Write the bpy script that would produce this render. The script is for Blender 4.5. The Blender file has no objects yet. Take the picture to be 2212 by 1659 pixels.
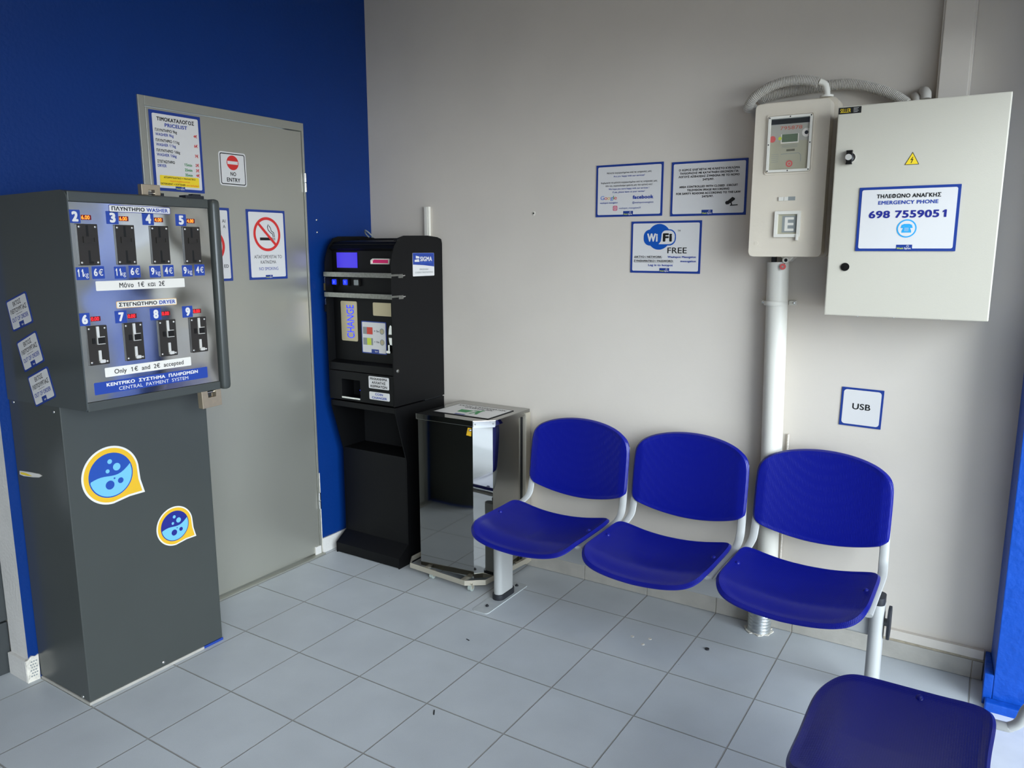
import bpy, bmesh, math, random
from mathutils import Matrix, Vector, Euler
PI = math.pi
S = bpy.context.scene
COL = S.collection
random.seed(4)

# ---------------------------------------------------------------- camera, sky, lights, exposure
cam_d = bpy.data.cameras.new('camera')
cam_d.sensor_width = 36.0
cam_d.lens = 1656.99 / 2212 * 36.0
cam_d.clip_start = 0.02
cam = bpy.data.objects.new('camera', cam_d)
COL.objects.link(cam)
YAW, PIT = 0.565928, -0.174219
F_ = Vector((-math.sin(YAW) * math.cos(PIT), math.cos(YAW) * math.cos(PIT), math.sin(PIT)))
R_ = Vector((math.cos(YAW), math.sin(YAW), 0))
U_ = R_.cross(F_)
cm = Matrix((R_, U_, -F_)).transposed().to_4x4()
cm.translation = (2.96168, -2.98533, 1.62974)
cam.matrix_world = cm
S.camera = cam

W = bpy.data.worlds.new('sky')
S.world = W
W.use_nodes = True
wn = W.node_tree.nodes
wn.clear()
wo = wn.new('ShaderNodeOutputWorld')
wb = wn.new('ShaderNodeBackground')
wb.inputs[0].default_value = (0.72, 0.86, 1.0, 1)
wb.inputs[1].default_value = 2.2
W.node_tree.links.new(wb.outputs[0], wo.inputs[0])

def area(name, loc, rot, sx, sy, power, color, portal=False):
    d = bpy.data.lights.new(name, 'AREA')
    d.shape = 'RECTANGLE'
    d.size, d.size_y = sx, sy
    d.energy = power
    d.color = color
    o = bpy.data.objects.new(name, d)
    o.location = loc
    o.rotation_euler = rot
    COL.objects.link(o)
    if portal:
        d.cycles.is_portal = True
    return o
area('storefront_daylight', (3.32, -2.33, 1.15), (0, PI / 2, 0), 2.35, 4.85, 1, (1, 1, 1), True)
LAMP_POWER = 2.5
sun_d = bpy.data.lights.new('sun', 'SUN')
sun_d.energy = 5.0
sun_d.angle = 0.01
sun_d.color = (1.0, 0.98, 0.95)
sun = bpy.data.objects.new('sun', sun_d)
sun.rotation_euler = (math.radians(8), math.radians(-24), 0)
COL.objects.link(sun)

hz = bpy.data.lights.new('hazy_sky_glow', 'SUN')
hz.energy = 5.4
hz.angle = math.radians(46)
hz.color = (0.80, 0.90, 1.0)
hzo = bpy.data.objects.new('hazy_sky_glow', hz)
hzo.rotation_euler = Vector((0.84, -0.47, 0.25)).to_track_quat('Z', 'Y').to_euler()
COL.objects.link(hzo)

S.view_settings.view_transform = 'Standard'
S.view_settings.look = 'None'
S.view_settings.gamma = 1
S.view_settings.use_curve_mapping = False
S.view_settings.exposure = 0.08

# ---------------------------------------------------------------- materials
def lin(c):
    if isinstance(c, str):
        c = [int(c[i:i + 2], 16) / 255 for i in (0, 2, 4)]
    return tuple((x / 12.92 if x <= 0.04045 else ((x + 0.055) / 1.055) ** 2.4) for x in c) + (1,)

def mat(name, col, rough=0.5, metal=0.0, spec=0.5, noise=0.0, nscale=8.0, bump=0.0, bscale=200.0, emit=0.0, coat=0.0, trans=0.0, ior=1.45, alpha=1.0):
    m = bpy.data.materials.new(name)
    m.use_nodes = True
    nt = m.node_tree
    b = nt.nodes['Principled BSDF']
    c = lin(col)
    b.inputs['Base Color'].default_value = c
    b.inputs['Roughness'].default_value = rough
    b.inputs['Metallic'].default_value = metal
    b.inputs['Specular IOR Level'].default_value = spec
    b.inputs['Coat Weight'].default_value = coat
    b.inputs['Transmission Weight'].default_value = trans
    b.inputs['IOR'].default_value = ior
    b.inputs['Alpha'].default_value = alpha
    if emit:
        b.inputs['Emission Color'].default_value = c
        b.inputs['Emission Strength'].default_value = emit
    g = nt.nodes.new('ShaderNodeNewGeometry')
    if noise:
        n = nt.nodes.new('ShaderNodeTexNoise')
        n.inputs['Scale'].default_value = nscale
        n.inputs['Detail'].default_value = 5
        nt.links.new(g.outputs['Position'], n.inputs['Vector'])
        mr = nt.nodes.new('ShaderNodeMapRange')
        mr.inputs['From Min'].default_value = 0.3
        mr.inputs['From Max'].default_value = 0.7
        mr.inputs['To Min'].default_value = 1 - noise
        mr.inputs['To Max'].default_value = 1 + noise
        nt.links.new(n.outputs['Fac'], mr.inputs['Value'])
        mx = nt.nodes.new('ShaderNodeVectorMath')
        mx.operation = 'SCALE'
        mx.inputs[0].default_value = c[:3]
        nt.links.new(mr.outputs[0], mx.inputs['Scale'])
        nt.links.new(mx.outputs[0], b.inputs['Base Color'])
    if bump:
        n2 = nt.nodes.new('ShaderNodeTexNoise')
        n2.inputs['Scale'].default_value = bscale
        n2.inputs['Detail'].default_value = 3
        nt.links.new(g.outputs['Position'], n2.inputs['Vector'])
        bp = nt.nodes.new('ShaderNodeBump')
        bp.inputs['Strength'].default_value = 1.0
        bp.inputs['Distance'].default_value = bump
        nt.links.new(n2.outputs['Fac'], bp.inputs['Height'])
        nt.links.new(bp.outputs[0], b.inputs['Normal'])
    return m

M = {}
M['gray_wall'] = mat('painted_plaster_grey', 'd0c7ba', 0.45, spec=0.35, noise=0.03, nscale=2.5, bump=0.0006, bscale=40)
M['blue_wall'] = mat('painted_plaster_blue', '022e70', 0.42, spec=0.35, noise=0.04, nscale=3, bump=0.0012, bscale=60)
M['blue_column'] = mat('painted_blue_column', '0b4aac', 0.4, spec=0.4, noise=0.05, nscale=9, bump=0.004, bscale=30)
M['white_wall'] = mat('white_plaster', 'cfcbc4', 0.8, noise=0.04, nscale=6, bump=0.002, bscale=80)
M['torn_plaster'] = mat('torn_plaster', 'd9d2c4', 0.9, noise=0.15, nscale=40, bump=0.006, bscale=90)
M['base_tile'] = mat('skirting_tile', 'aca79d', 0.5, noise=0.09, nscale=14, bump=0.001, bscale=60)
M['grout'] = mat('dusty_grout', 'b3a791', 0.9, noise=0.2, nscale=50)
M['ceiling'] = mat('ceiling_paint', '9a958e', 0.9)
M['rear_wall'] = mat('rear_wall_paint', '7d7a76', 0.8)
M['facade'] = mat('street_facade', '6f6e6a', 0.8, noise=0.1, nscale=6)
M['dark_grey'] = mat('anthracite_enamel', '424542', 0.26, spec=0.5, noise=0.03, nscale=3)
M['dark_grey_side'] = mat('anthracite_gloss', '484c4b', 0.18, spec=0.5)
M['rubber'] = mat('black_rubber', '24262a', 0.55)
M['black'] = mat('black_powder_coat', '070708', 0.5, spec=0.25, bump=0.0004, bscale=700)
M['black_flat'] = mat('black_recess', '070708', 0.8)
M['black_plastic'] = mat('black_plastic', '12100e', 0.42, spec=0.35)
M['acceptor_plate'] = mat('coin_acceptor_plate', '2b2723', 0.42, spec=0.4)
M['bright_trim'] = mat('bright_plated_trim', 'e2ded4', 0.33, 0.45)
M['meter_grey'] = mat('meter_grey', 'aeaa9e', 0.5)
M['slot_dark'] = mat('coin_slot_dark', '050505', 0.7)
M['chrome'] = mat('chrome', 'd8d8d8', 0.12, 1.0)
M['screw_steel'] = mat('screw_steel', 'e0e0de', 0.22, 1.0)
M['steel_bar'] = mat('scratched_steel_bar', '8b8b86', 0.42, 1.0, noise=0.15, nscale=90)
M['lock_metal'] = mat('padlock_brass_nickel', 'bfae94', 0.36, 0.8, noise=0.05, nscale=60)
M['brass'] = mat('brass', 'a98f55', 0.35, 0.9)
M['white_plastic'] = mat('white_plastic', 'e2ddd0', 0.42, spec=0.4)
M['cabinet_enamel'] = mat('cabinet_grey_enamel', 'c4beae', 0.42, spec=0.4, bump=0.0002, bscale=320)
M['meter_box'] = mat('meter_box_polyester', 'd8cdba', 0.5, noise=0.03, nscale=6, bump=0.0006, bscale=60)
M['pipe_white'] = mat('pipe_white', 'd6d2c6', 0.4, spec=0.4)
M['hose'] = mat('corrugated_hose', 'c2bcb1', 0.5)
M['frame_grey'] = mat('frame_light_grey', 'b2b2ae', 0.36, spec=0.5, noise=0.02)
M['galv_pipe'] = mat('galvanised_spiral', 'b9bdbd', 0.35, 0.8, noise=0.12, nscale=60)
M['sign_blue'] = mat('sign_blue', '1f3a86', 0.35)
M['sign_white'] = mat('sign_white', 'd6d3cf', 0.35)
M['cream'] = mat('label_cream', 'ded9cf', 0.4)
M['ink_black'] = mat('ink_black', '141414', 0.5)
M['ink_blue'] = mat('ink_blue', '2a4296', 0.5)
M['ink_red'] = mat('ink_red', 'd0302c', 0.5)
M['pen_red'] = mat('pen_red', 'c65c46', 0.5)
M['ink_green'] = mat('ink_green', '2f8a4a', 0.5)
M['ink_yellow'] = mat('ink_yellow', 'f0d02c', 0.45)
M['ink_orange'] = mat('ink_orange', 'e87820', 0.5)
M['ink_grey'] = mat('ink_grey', '8f9390', 0.5)
M['ink_lime'] = mat('ink_lime', 'c8d24a', 0.5)
M['g_blue'] = mat('g_blue', '4a74c8', 0.5)
M['g_red'] = mat('g_red', 'd04a3c', 0.5)
M['g_yellow'] = mat('g_yellow', 'e8b840', 0.5)
M['g_green'] = mat('g_green', '48a060', 0.5)
M['insta'] = mat('magenta_icon', 'd0406a', 0.5)
M['label_blue'] = mat('label_blue', '223f92', 0.35)
M['sticker_blue'] = mat('sticker_blue', '234a9e', 0.35)
M['sticker_navy'] = mat('sticker_navy', '232a80', 0.35)
M['sticker_cyan'] = mat('sticker_cyan', '72b8d8', 0.35)
M['sticker_yellow'] = mat('sticker_yellow', 'e0b02a', 0.35)
M['phone_cyan'] = mat('phone_cyan', '2f9fd8', 0.35)
M['wifi_blue'] = mat('wifi_blue', '1250a8', 0.35)
M['edge_orange'] = mat('label_edge_orange', 'd8a860', 0.4)
M['led_amber'] = mat('led_amber', 'ff7020', 0.5, emit=4.5)
M['led_red'] = mat('led_red', 'ff1c28', 0.5, emit=3)
M['led_window'] = mat('led_window', '5a0c08', 0.3, emit=0.3)
M['screen_violet'] = mat('lcd_violet', '3c2cc8', 0.3, emit=0.55)
M['led_blue'] = mat('button_led_blue', '1c34ff', 0.4, emit=0.9)
M['led_pink'] = mat('note_slot_pink', 'b01858', 0.4, emit=0.35)
M['lcd_green'] = mat('lcd_green', '6a7862', 0.3)
M['breaker_bg'] = mat('breaker_bg', 'b0ab94', 0.4)
M['clear'] = mat('clear_plastic', 'ffffff', 0.05, trans=1.0, ior=1.05, spec=0.4)
M['plate_beige'] = mat('brushed_champagne_plate', 'b4a88c', 0.35, 0.7)
M['red_seal'] = mat('red_seal', 'd0605c', 0.5)
M['wheel'] = mat('caster_wheel', 'a8b0a8', 0.5)
M['marble'] = mat('marble_sill', 'd8dadc', 0.4, noise=0.06, nscale=8)
M['washer_dark'] = mat('machine_front_dark', '3a3d3d', 0.5, noise=0.04)
M['lamp_panel'] = mat('ceiling_lamp_diffuser', 'fff0dc', 0.5, emit=1.5)
M['plate_paint'] = mat('floor_painted_plate', 'b4b7b6', 0.6, noise=0.08, nscale=25)
M['pave'] = mat('outdoor_pavement', 'c9c6bd', 0.8, noise=0.06, nscale=3)

def steel(name, col, rough, wav, wscale, brushed=0.0, stain=0.0, met=1.0):
    m = bpy.data.materials.new(name)
    m.use_nodes = True
    nt = m.node_tree
    b = nt.nodes['Principled BSDF']
    b.inputs['Metallic'].default_value = met
    b.inputs['Base Color'].default_value = lin(col)
    b.inputs['Roughness'].default_value = rough
    g = nt.nodes.new('ShaderNodeNewGeometry')
    n = nt.nodes.new('ShaderNodeTexNoise')
    n.inputs['Scale'].default_value = wscale
    n.inputs['Detail'].default_value = 1
    nt.links.new(g.outputs['Position'], n.inputs['Vector'])
    bp = nt.nodes.new('ShaderNodeBump')
    bp.inputs['Distance'].default_value = wav
    nt.links.new(n.outputs['Fac'], bp.inputs['Height'])
    nt.links.new(bp.outputs[0], b.inputs['Normal'])
    if brushed or stain:
        n3 = nt.nodes.new('ShaderNodeTexNoise')
        n3.inputs['Scale'].default_value = 3.0
        n3.inputs['Detail'].default_value = 6
        mp = nt.nodes.new('ShaderNodeMapping')
        mp.inputs['Scale'].default_value = (1, 1, 0.6)
        nt.links.new(g.outputs['Position'], mp.inputs['Vector'])
        nt.links.new(mp.outputs[0], n3.inputs['Vector'])
        mr = nt.nodes.new('ShaderNodeMapRange')
        mr.inputs['From Min'].default_value = 0.3
        mr.inputs['From Max'].default_value = 0.7
        mr.inputs['To Min'].default_value = rough - brushed
        mr.inputs['To Max'].default_value = rough + brushed
        nt.links.new(n3.outputs['Fac'], mr.inputs['Value'])
        nt.links.new(mr.outputs[0], b.inputs['Roughness'])
    return m
M['mirror_steel'] = steel('mirror_stainless_panel', 'b8b8b6', 0.11, 0.016, 3.2)
M['bin_steel'] = steel('mirror_stainless_bin', '9c9c99', 0.05, 0.0012, 3.0)
M['bin_edge'] = steel('stainless_trim', 'c8c0ae', 0.38, 0.0005, 20.0, met=0.6)
M['door_steel'] = steel('galvanised_door_sheet', 'b4b2a6', 0.34, 0.0008, 3.0, brushed=0.06, met=0.65)
M['door_frame'] = steel('galvanised_frame', 'aeada2', 0.38, 0.0006, 30.0, brushed=0.05, met=0.65)

def tile_mat():
    m = bpy.data.materials.new('floor_tiles')
    m.use_nodes = True
    nt = m.node_tree
    L = nt.links.new
    b = nt.nodes['Principled BSDF']
    g = nt.nodes.new('ShaderNodeNewGeometry')
    sp = nt.nodes.new('ShaderNodeSeparateXYZ')
    L(g.outputs['Position'], sp.inputs[0])
    def mth(op, a, bb=None, c=None):
        n = nt.nodes.new('ShaderNodeMath')
        n.operation = op
        for i, v in enumerate((a, bb, c)):
            if v is None:
                continue
            if isinstance(v, (int, float)):
                n.inputs[i].default_value = v
            else:
                L(v, n.inputs[i])
        return n.outputs[0]
    T = 0.333
    # distance to nearest joint on each axis
    def joint(o):
        return mth('PINGPONG', mth('ADD', o, 20 * T), T / 2)
    # add a little wobble
    nz = nt.nodes.new('ShaderNodeTexNoise')
    nz.inputs['Scale'].default_value = 30
    L(g.outputs['Position'], nz.inputs['Vector'])
    wob = mth('MULTIPLY', mth('SUBTRACT', nz.outputs['Fac'], 0.5), 0.0016)
    def near(o):
        p = mth('PINGPONG', mth('ADD', mth('ADD', o, wob), 20 * T), T / 2)
        return p
    dx, dy = near(sp.outputs[0]), near(sp.outputs[1])
    d = mth('MINIMUM', dx, dy)
    mr = nt.nodes.new('ShaderNodeMapRange')
    mr.interpolation_type = 'SMOOTHSTEP'
    mr.inputs['From Min'].default_value = 0.0015
    mr.inputs['From Max'].default_value = 0.0030
    L(d, mr.inputs['Value'])
    # per tile tone
    tx = mth('FLOOR', mth('DIVIDE', sp.outputs[0], T))
    ty = mth('FLOOR', mth('DIVIDE', sp.outputs[1], T))
    cb = nt.nodes.new('ShaderNodeCombineXYZ')
    L(tx, cb.inputs[0]); L(ty, cb.inputs[1])
    wnz = nt.nodes.new('ShaderNodeTexWhiteNoise')
    L(cb.outputs[0], wnz.inputs[0])
    n1 = nt.nodes.new('ShaderNodeTexNoise')
    n1.inputs['Scale'].default_value = 420
    n1.inputs['Detail'].default_value = 2
    L(g.outputs['Position'], n1.inputs['Vector'])
    n2 = nt.nodes.new('ShaderNodeTexNoise')
    n2.inputs['Scale'].default_value = 5
    n2.inputs['Detail'].default_value = 6
    L(g.outputs['Position'], n2.inputs['Vector'])
    f = mth('ADD', mth('MULTIPLY', wnz.outputs[0], 0.03), mth('MULTIPLY', n1.outputs['Fac'], 0.20))
    f = mth('ADD', f, mth('MULTIPLY', n2.outputs['Fac'], 0.24))
    f = mth('ADD', f, 0.77)
    # scattered dirt specks
    n4 = nt.nodes.new('ShaderNodeTexVoronoi')
    n4.inputs['Scale'].default_value = 9
    L(g.outputs['Position'], n4.inputs['Vector'])
    spk = mth('LESS_THAN', n4.outputs['Distance'], 0.022)
    n5 = nt.nodes.new('ShaderNodeTexNoise')
    n5.inputs['Scale'].default_value = 2.2
    L(g.outputs['Position'], n5.inputs['Vector'])
    spk = mth('MULTIPLY', spk, mth('GREATER_THAN', n5.outputs['Fac'], 0.5))
    f = mth('MULTIPLY', f, mth('SUBTRACT', 1.0, mth('MULTIPLY', spk, 0.45)))
    vm = nt.nodes.new('ShaderNodeVectorMath')
    vm.operation = 'SCALE'
    vm.inputs[0].default_value = lin('b9bdbf')[:3]
    L(f, vm.inputs['Scale'])
    mx = nt.nodes.new('ShaderNodeMix')
    mx.data_type = 'RGBA'
    mx.inputs[6].default_value = lin('999791')
    L(mr.outputs[0], mx.inputs[0])
    L(vm.outputs[0], mx.inputs[7])
    L(mx.outputs[2], b.inputs['Base Color'])
    b.inputs['Roughness'].default_value = 0.42
    b.inputs['Specular IOR Level'].default_value = 0.35
    bp = nt.nodes.new('ShaderNodeBump')
    bp.inputs['Distance'].default_value = 0.004
    L(mr.outputs[0], bp.inputs['Height'])
    L(bp.outputs[0], b.inputs['Normal'])
    return m
M['floor_tiles'] = tile_mat()

def seat_mat():
    m = mat('blue_seat_plastic', '071178', 0.33, spec=0.42)
    nt = m.node_tree
    L = nt.links.new
    b = nt.nodes['Principled BSDF']
    tc = nt.nodes.new('ShaderNodeTexCoord')
    w1 = nt.nodes.new('ShaderNodeTexWave')
    w1.inputs['Scale'].default_value = 55
    w1.bands_direction = 'X'
    w2 = nt.nodes.new('ShaderNodeTexWave')
    w2.inputs['Scale'].default_value = 55
    w2.bands_direction = 'Y'
    L(tc.outputs['Object'], w1.inputs['Vector'])
    L(tc.outputs['Object'], w2.inputs['Vector'])
    mu = nt.nodes.new('ShaderNodeMath')
    mu.operation = 'MULTIPLY'
    L(w1.outputs['Fac'], mu.inputs[0])
    L(w2.outputs['Fac'], mu.inputs[1])
    bp = nt.nodes.new('ShaderNodeBump')
    bp.inputs['Strength'].default_value = 0.5
    bp.inputs['Distance'].default_value = 0.0006
    L(mu.outputs[0], bp.inputs['Height'])
    L(bp.outputs[0], b.inputs['Normal'])
    return m
M['seat_blue'] = seat_mat()

# ---------------------------------------------------------------- helpers
def PX(x):      # frame on a plane x = const looking along +X: local (a, b) = world (y, z)
    return Matrix(((0, 0, 1, x), (1, 0, 0, 0), (0, 1, 0, 0), (0, 0, 0, 1)))
def BY(y):      # frame on a plane y = const looking along -Y: local (a, b) = world (x, z)
    return Matrix(((1, 0, 0, 0), (0, 0, -1, y), (0, 1, 0, 0), (0, 0, 0, 1)))
def T3(x, y, z=0):
    return Matrix.Translation((x, y, z))
def RZ(deg):
    return Matrix.Rotation(math.radians(deg), 4, 'Z')

def link(name, me, parent=None):
    o = bpy.data.objects.new(name, me)
    COL.objects.link(o)
    if parent is not None:
        o.parent = parent
    return o

ROOTM = {}
def root_matrix(o):
    m = Matrix.Identity(4)
    while o is not None:
        m = o.matrix_basis @ m
        o = o.parent
    return m

def thing(name, label, cat, F=None, group=None):
    o = link(name, None)
    o.empty_display_size = 0.1
    if F is not None:
        if not isinstance(F, Matrix):
            F = T3(*F)
        o.matrix_basis = F
    o['label'] = label
    o['category'] = cat
    if group:
        o['group'] = group
    return o

def part(name, bm, m, parent=None, F=None, smooth=False, label=None, bevel=0, seg=2):
    """F None: vertices are in world space.  F 'l': already local to parent.  F matrix: frame -> world"""
    if bevel:
        bmesh.ops.bevel(bm, geom=list(bm.edges), offset=bevel, segments=seg, affect='EDGES', profile=0.6, clamp_overlap=True)
    if F != 'l':
        X = F if F is not None else Matrix.Identity(4)
        if parent is not None:
            X = root_matrix(parent).inverted() @ X
        bm.transform(X)
    bmesh.ops.recalc_face_normals(bm, faces=list(bm.faces))
    me = bpy.data.meshes.new(name)
    bm.to_mesh(me)
    bm.free()
    for k in (m if isinstance(m, (list, tuple)) else [m]):
        me.materials.append(M[k])
    if smooth:
        for p in me.polygons:
            p.use_smooth = True
        try:
            me.set_sharp_from_angle(angle=math.radians(35))
        except Exception:
            pass
    o = link(name, me, parent)
    if label:
        o['label'] = label
    return o

def single(o, label, cat, group=None):
    o['label'] = label
    o['category'] = cat
    if group:
        o['group'] = group
    return o

def struct(o):
    o['kind'] = 'structure'
    return o

def recentre(o):
    """move a top-level single mesh's origin to its own middle"""
    me = o.data
    vs = [v.co for v in me.vertices]
    c = Vector([(min(v[i] for v in vs) + max(v[i] for v in vs)) / 2 for i in range(3)])
    me.transform(Matrix.Translation(-c))
    o.location = c
    return o

def nb():
    return bmesh.new()

def box(bm, x0, x1, y0, y1, z0, z1, mi=0):
    v = [bm.verts.new((x, y, z)) for x in (x0, x1) for y in (y0, y1) for z in (z0, z1)]
    idx = [(0, 1, 3, 2), (4, 6, 7, 5), (0, 4, 5, 1), (2, 3, 7, 6), (0, 2, 6, 4), (1, 5, 7, 3)]
    fs = []
    for i in idx:
        f = bm.faces.new([v[k] for k in i])
        f.material_index = mi
        fs.append(f)
    return v
def bx(*a):
    bm = nb()
    box(bm, *a)
    return bm

def rr_pts(cx, cy, w, h, r, n=6):
    pts = []
    if r <= 0:
        return [(cx - w / 2, cy - h / 2), (cx + w / 2, cy - h / 2), (cx + w / 2, cy + h / 2), (cx - w / 2, cy + h / 2)]
    for (sx, sy, a0) in ((1, -1, -90), (1, 1, 0), (-1, 1, 90), (-1, -1, 180)):
        for k in range(n + 1):
            a = math.radians(a0 + 90 * k / n)
            pts.append((cx + sx * (w / 2 - r) + r * math.cos(a), cy + sy * (h / 2 - r) + r * math.sin(a)))
    return pts
def circ(cx, cy, r, n=32, ry=None):
    ry = ry or r
    return [(cx + r * math.cos(2 * PI * k / n), cy + ry * math.sin(2 * PI * k / n)) for k in range(n)]

def prism(bm, pts, z0, z1, mi=0, top_only=False):
    n = len(pts)
    b = [bm.verts.new((p[0], p[1], z1)) for p in pts]
    f = bm.faces.new(b)
    f.material_index = mi
    if top_only:
        return
    a = [bm.verts.new((p[0], p[1], z0)) for p in pts]
    f = bm.faces.new(list(reversed(a)))
    f.material_index = mi
    for i in range(n):
        j = (i + 1) % n
        f = bm.faces.new((a[i], a[j], b[j], b[i]))
        f.material_index = mi
def pr(pts, z0, z1):
    bm = nb()
    prism(bm, pts, z0, z1)
    return bm

def ring(bm, outer, inner, z0, z1, mi=0):
    n = len(outer)
    vs = [[bm.verts.new((p[0], p[1], z)) for p in L] for L in (outer, inner) for z in (z0, z1)]
    o0, o1, i0, i1 = vs
    for k in range(n):
        j = (k + 1) % n
        for q in ((o0[k], o0[j], o1[j], o1[k]), (i0[j], i0[k], i1[k], i1[j]), (o1[k], o1[j], i1[j], i1[k]), (o0[j], o0[k], i0[k], i0[j])):
            f = bm.faces.new(q)
            f.material_index = mi
def rring(bm, cx, cy, w, h, r, t, z0, z1, mi=0, n=6, ri=None):
    ri = max(r - t, 0.0005) if ri is None else ri
    ring(bm, rr_pts(cx, cy, w, h, r, n), rr_pts(cx, cy, w - 2 * t, h - 2 * t, ri, n), z0, z1, mi)

def tube(bm, pts, r, seg=12, ry=None, cap=True, mi=0, up=None, rf=None):
    """sweep an ellipse (r across, ry along 'up'-ish) along points"""
    ry = ry or r
    P = [Vector(p) for p in pts]
    rings = []
    prevn = None
    for i, p in enumerate(P):
        t = (P[min(i + 1, len(P) - 1)] - P[max(i - 1, 0)]).normalized()
        if prevn is None:
            a = Vector(up) if up else (Vector((0, 0, 1)) if abs(t.z) < 0.9 else Vector((1, 0, 0)))
            n = (a - t * a.dot(t)).normalized()
        else:
            n = (prevn - t * prevn.dot(t)).normalized()
        prevn = n
        b = t.cross(n)
        k = rf(i) if rf else 1
        rings.append([bm.verts.new(p + k * (n * ry * math.sin(2 * PI * q / seg) + b * r * math.cos(2 * PI * q / seg))) for q in range(seg)])
    for i in range(len(rings) - 1):
        for q in range(seg):
            j = (q + 1) % seg
            f = bm.faces.new((rings[i][q], rings[i][j], rings[i + 1][j], rings[i + 1][q]))
            f.material_index = mi
    if cap:
        for rg in (rings[0], rings[-1]):
            f = bm.faces.new(rg)
            f.material_index = mi
def cyl(bm, p0, p1, r, seg=16, mi=0):
    tube(bm, [p0, p1], r, seg, mi=mi)

def smooth_path(pts, n=8):
    P = [Vector(p) for p in pts]
    out = []
    for i in range(len(P) - 1):
        p0, p1, p2, p3 = P[max(i - 1, 0)], P[i], P[i + 1], P[min(i + 2, len(P) - 1)]
        for k in range(n):
            t = k / n
            out.append(0.5 * ((2 * p1) + (-p0 + p2) * t + (2 * p0 - 5 * p1 + 4 * p2 - p3) * t * t + (-p0 + 3 * p1 - 3 * p2 + p3) * t ** 3))
    out.append(P[-1])
    return out
def resample(P, step):
    out = [P[0].copy()]
    acc = 0
    for a, b in zip(P[:-1], P[1:]):
        d = (b - a).length
        while acc + d >= step:
            t = (step - acc) / d
            a = a + (b - a) * t
            out.append(a.copy())
            d = (b - a).length
            acc = 0
        acc += d
    return out

def dome(bm, cx, cy, r, z0, h, seg=14, rings=3, mi=0):
    prev = [bm.verts.new((cx + r * math.cos(2 * PI * q / seg), cy + r * math.sin(2 * PI * q / seg), z0)) for q in range(seg)]
    base = prev
    for k in range(1, rings + 1):
        a = PI / 2 * k / rings
        if k == rings:
            c = bm.verts.new((cx, cy, z0 + h))
            for q in range(seg):
                f = bm.faces.new((prev[q], prev[(q + 1) % seg], c)); f.material_index = mi
        else:
            cur = [bm.verts.new((cx + r * math.cos(a) * math.cos(2 * PI * q / seg), cy + r * math.cos(a) * math.sin(2 * PI * q / seg), z0 + h * math.sin(a))) for q in range(seg)]
            for q in range(seg):
                j = (q + 1) % seg
                f = bm.faces.new((prev[q], prev[j], cur[j], cur[q])); f.material_index = mi
            prev = cur
    f = bm.faces.new(list(reversed(base))); f.material_index = mi

# ---- lettering: text curves turned into flat meshes, merged per sign
_raw, _adv, _txt = {}, {}, {}
def raw_glyphs(s, bold):
    if (s, bold) in _raw:
        return _raw[(s, bold)]
    cu = bpy.data.curves.new('t', 'FONT')
    cu.body = s
    cu.size = 1
    cu.offset = bold
    cu.resolution_u = 5
    cu.fill_mode = 'FRONT'
    ob = bpy.data.objects.new('t', cu)
    COL.objects.link(ob)
    ev = ob.evaluated_get(bpy.context.evaluated_depsgraph_get())
    me = ev.to_mesh()
    vs = [(v.co.x, v.co.y) for v in me.vertices]
    fs = [tuple(p.vertices) for p in me.polygons]
    ev.to_mesh_clear()
    bpy.data.objects.remove(ob)
    bpy.data.curves.remove(cu)
    _raw[(s, bold)] = (vs, fs)
    return vs, fs
def advance(c):
    if c not in _adv:
        a = raw_glyphs('HH', 0.0)[0]
        b = raw_glyphs('H' + c + 'H', 0.0)[0]
        _adv[c] = (max(p[0] for p in b)) - (max(p[0] for p in a))
    return _adv[c]
LOOK = dict(zip('ΑΒΕΖΗΙΚΜΝΟΡΤΥΧ', 'ABEZHIKMNOPTYX'))
LOOK['ο'] = 'o'
SMALL = {'κ': 'K', 'π': 'Π', 'ψ': 'Ψ'}
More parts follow.
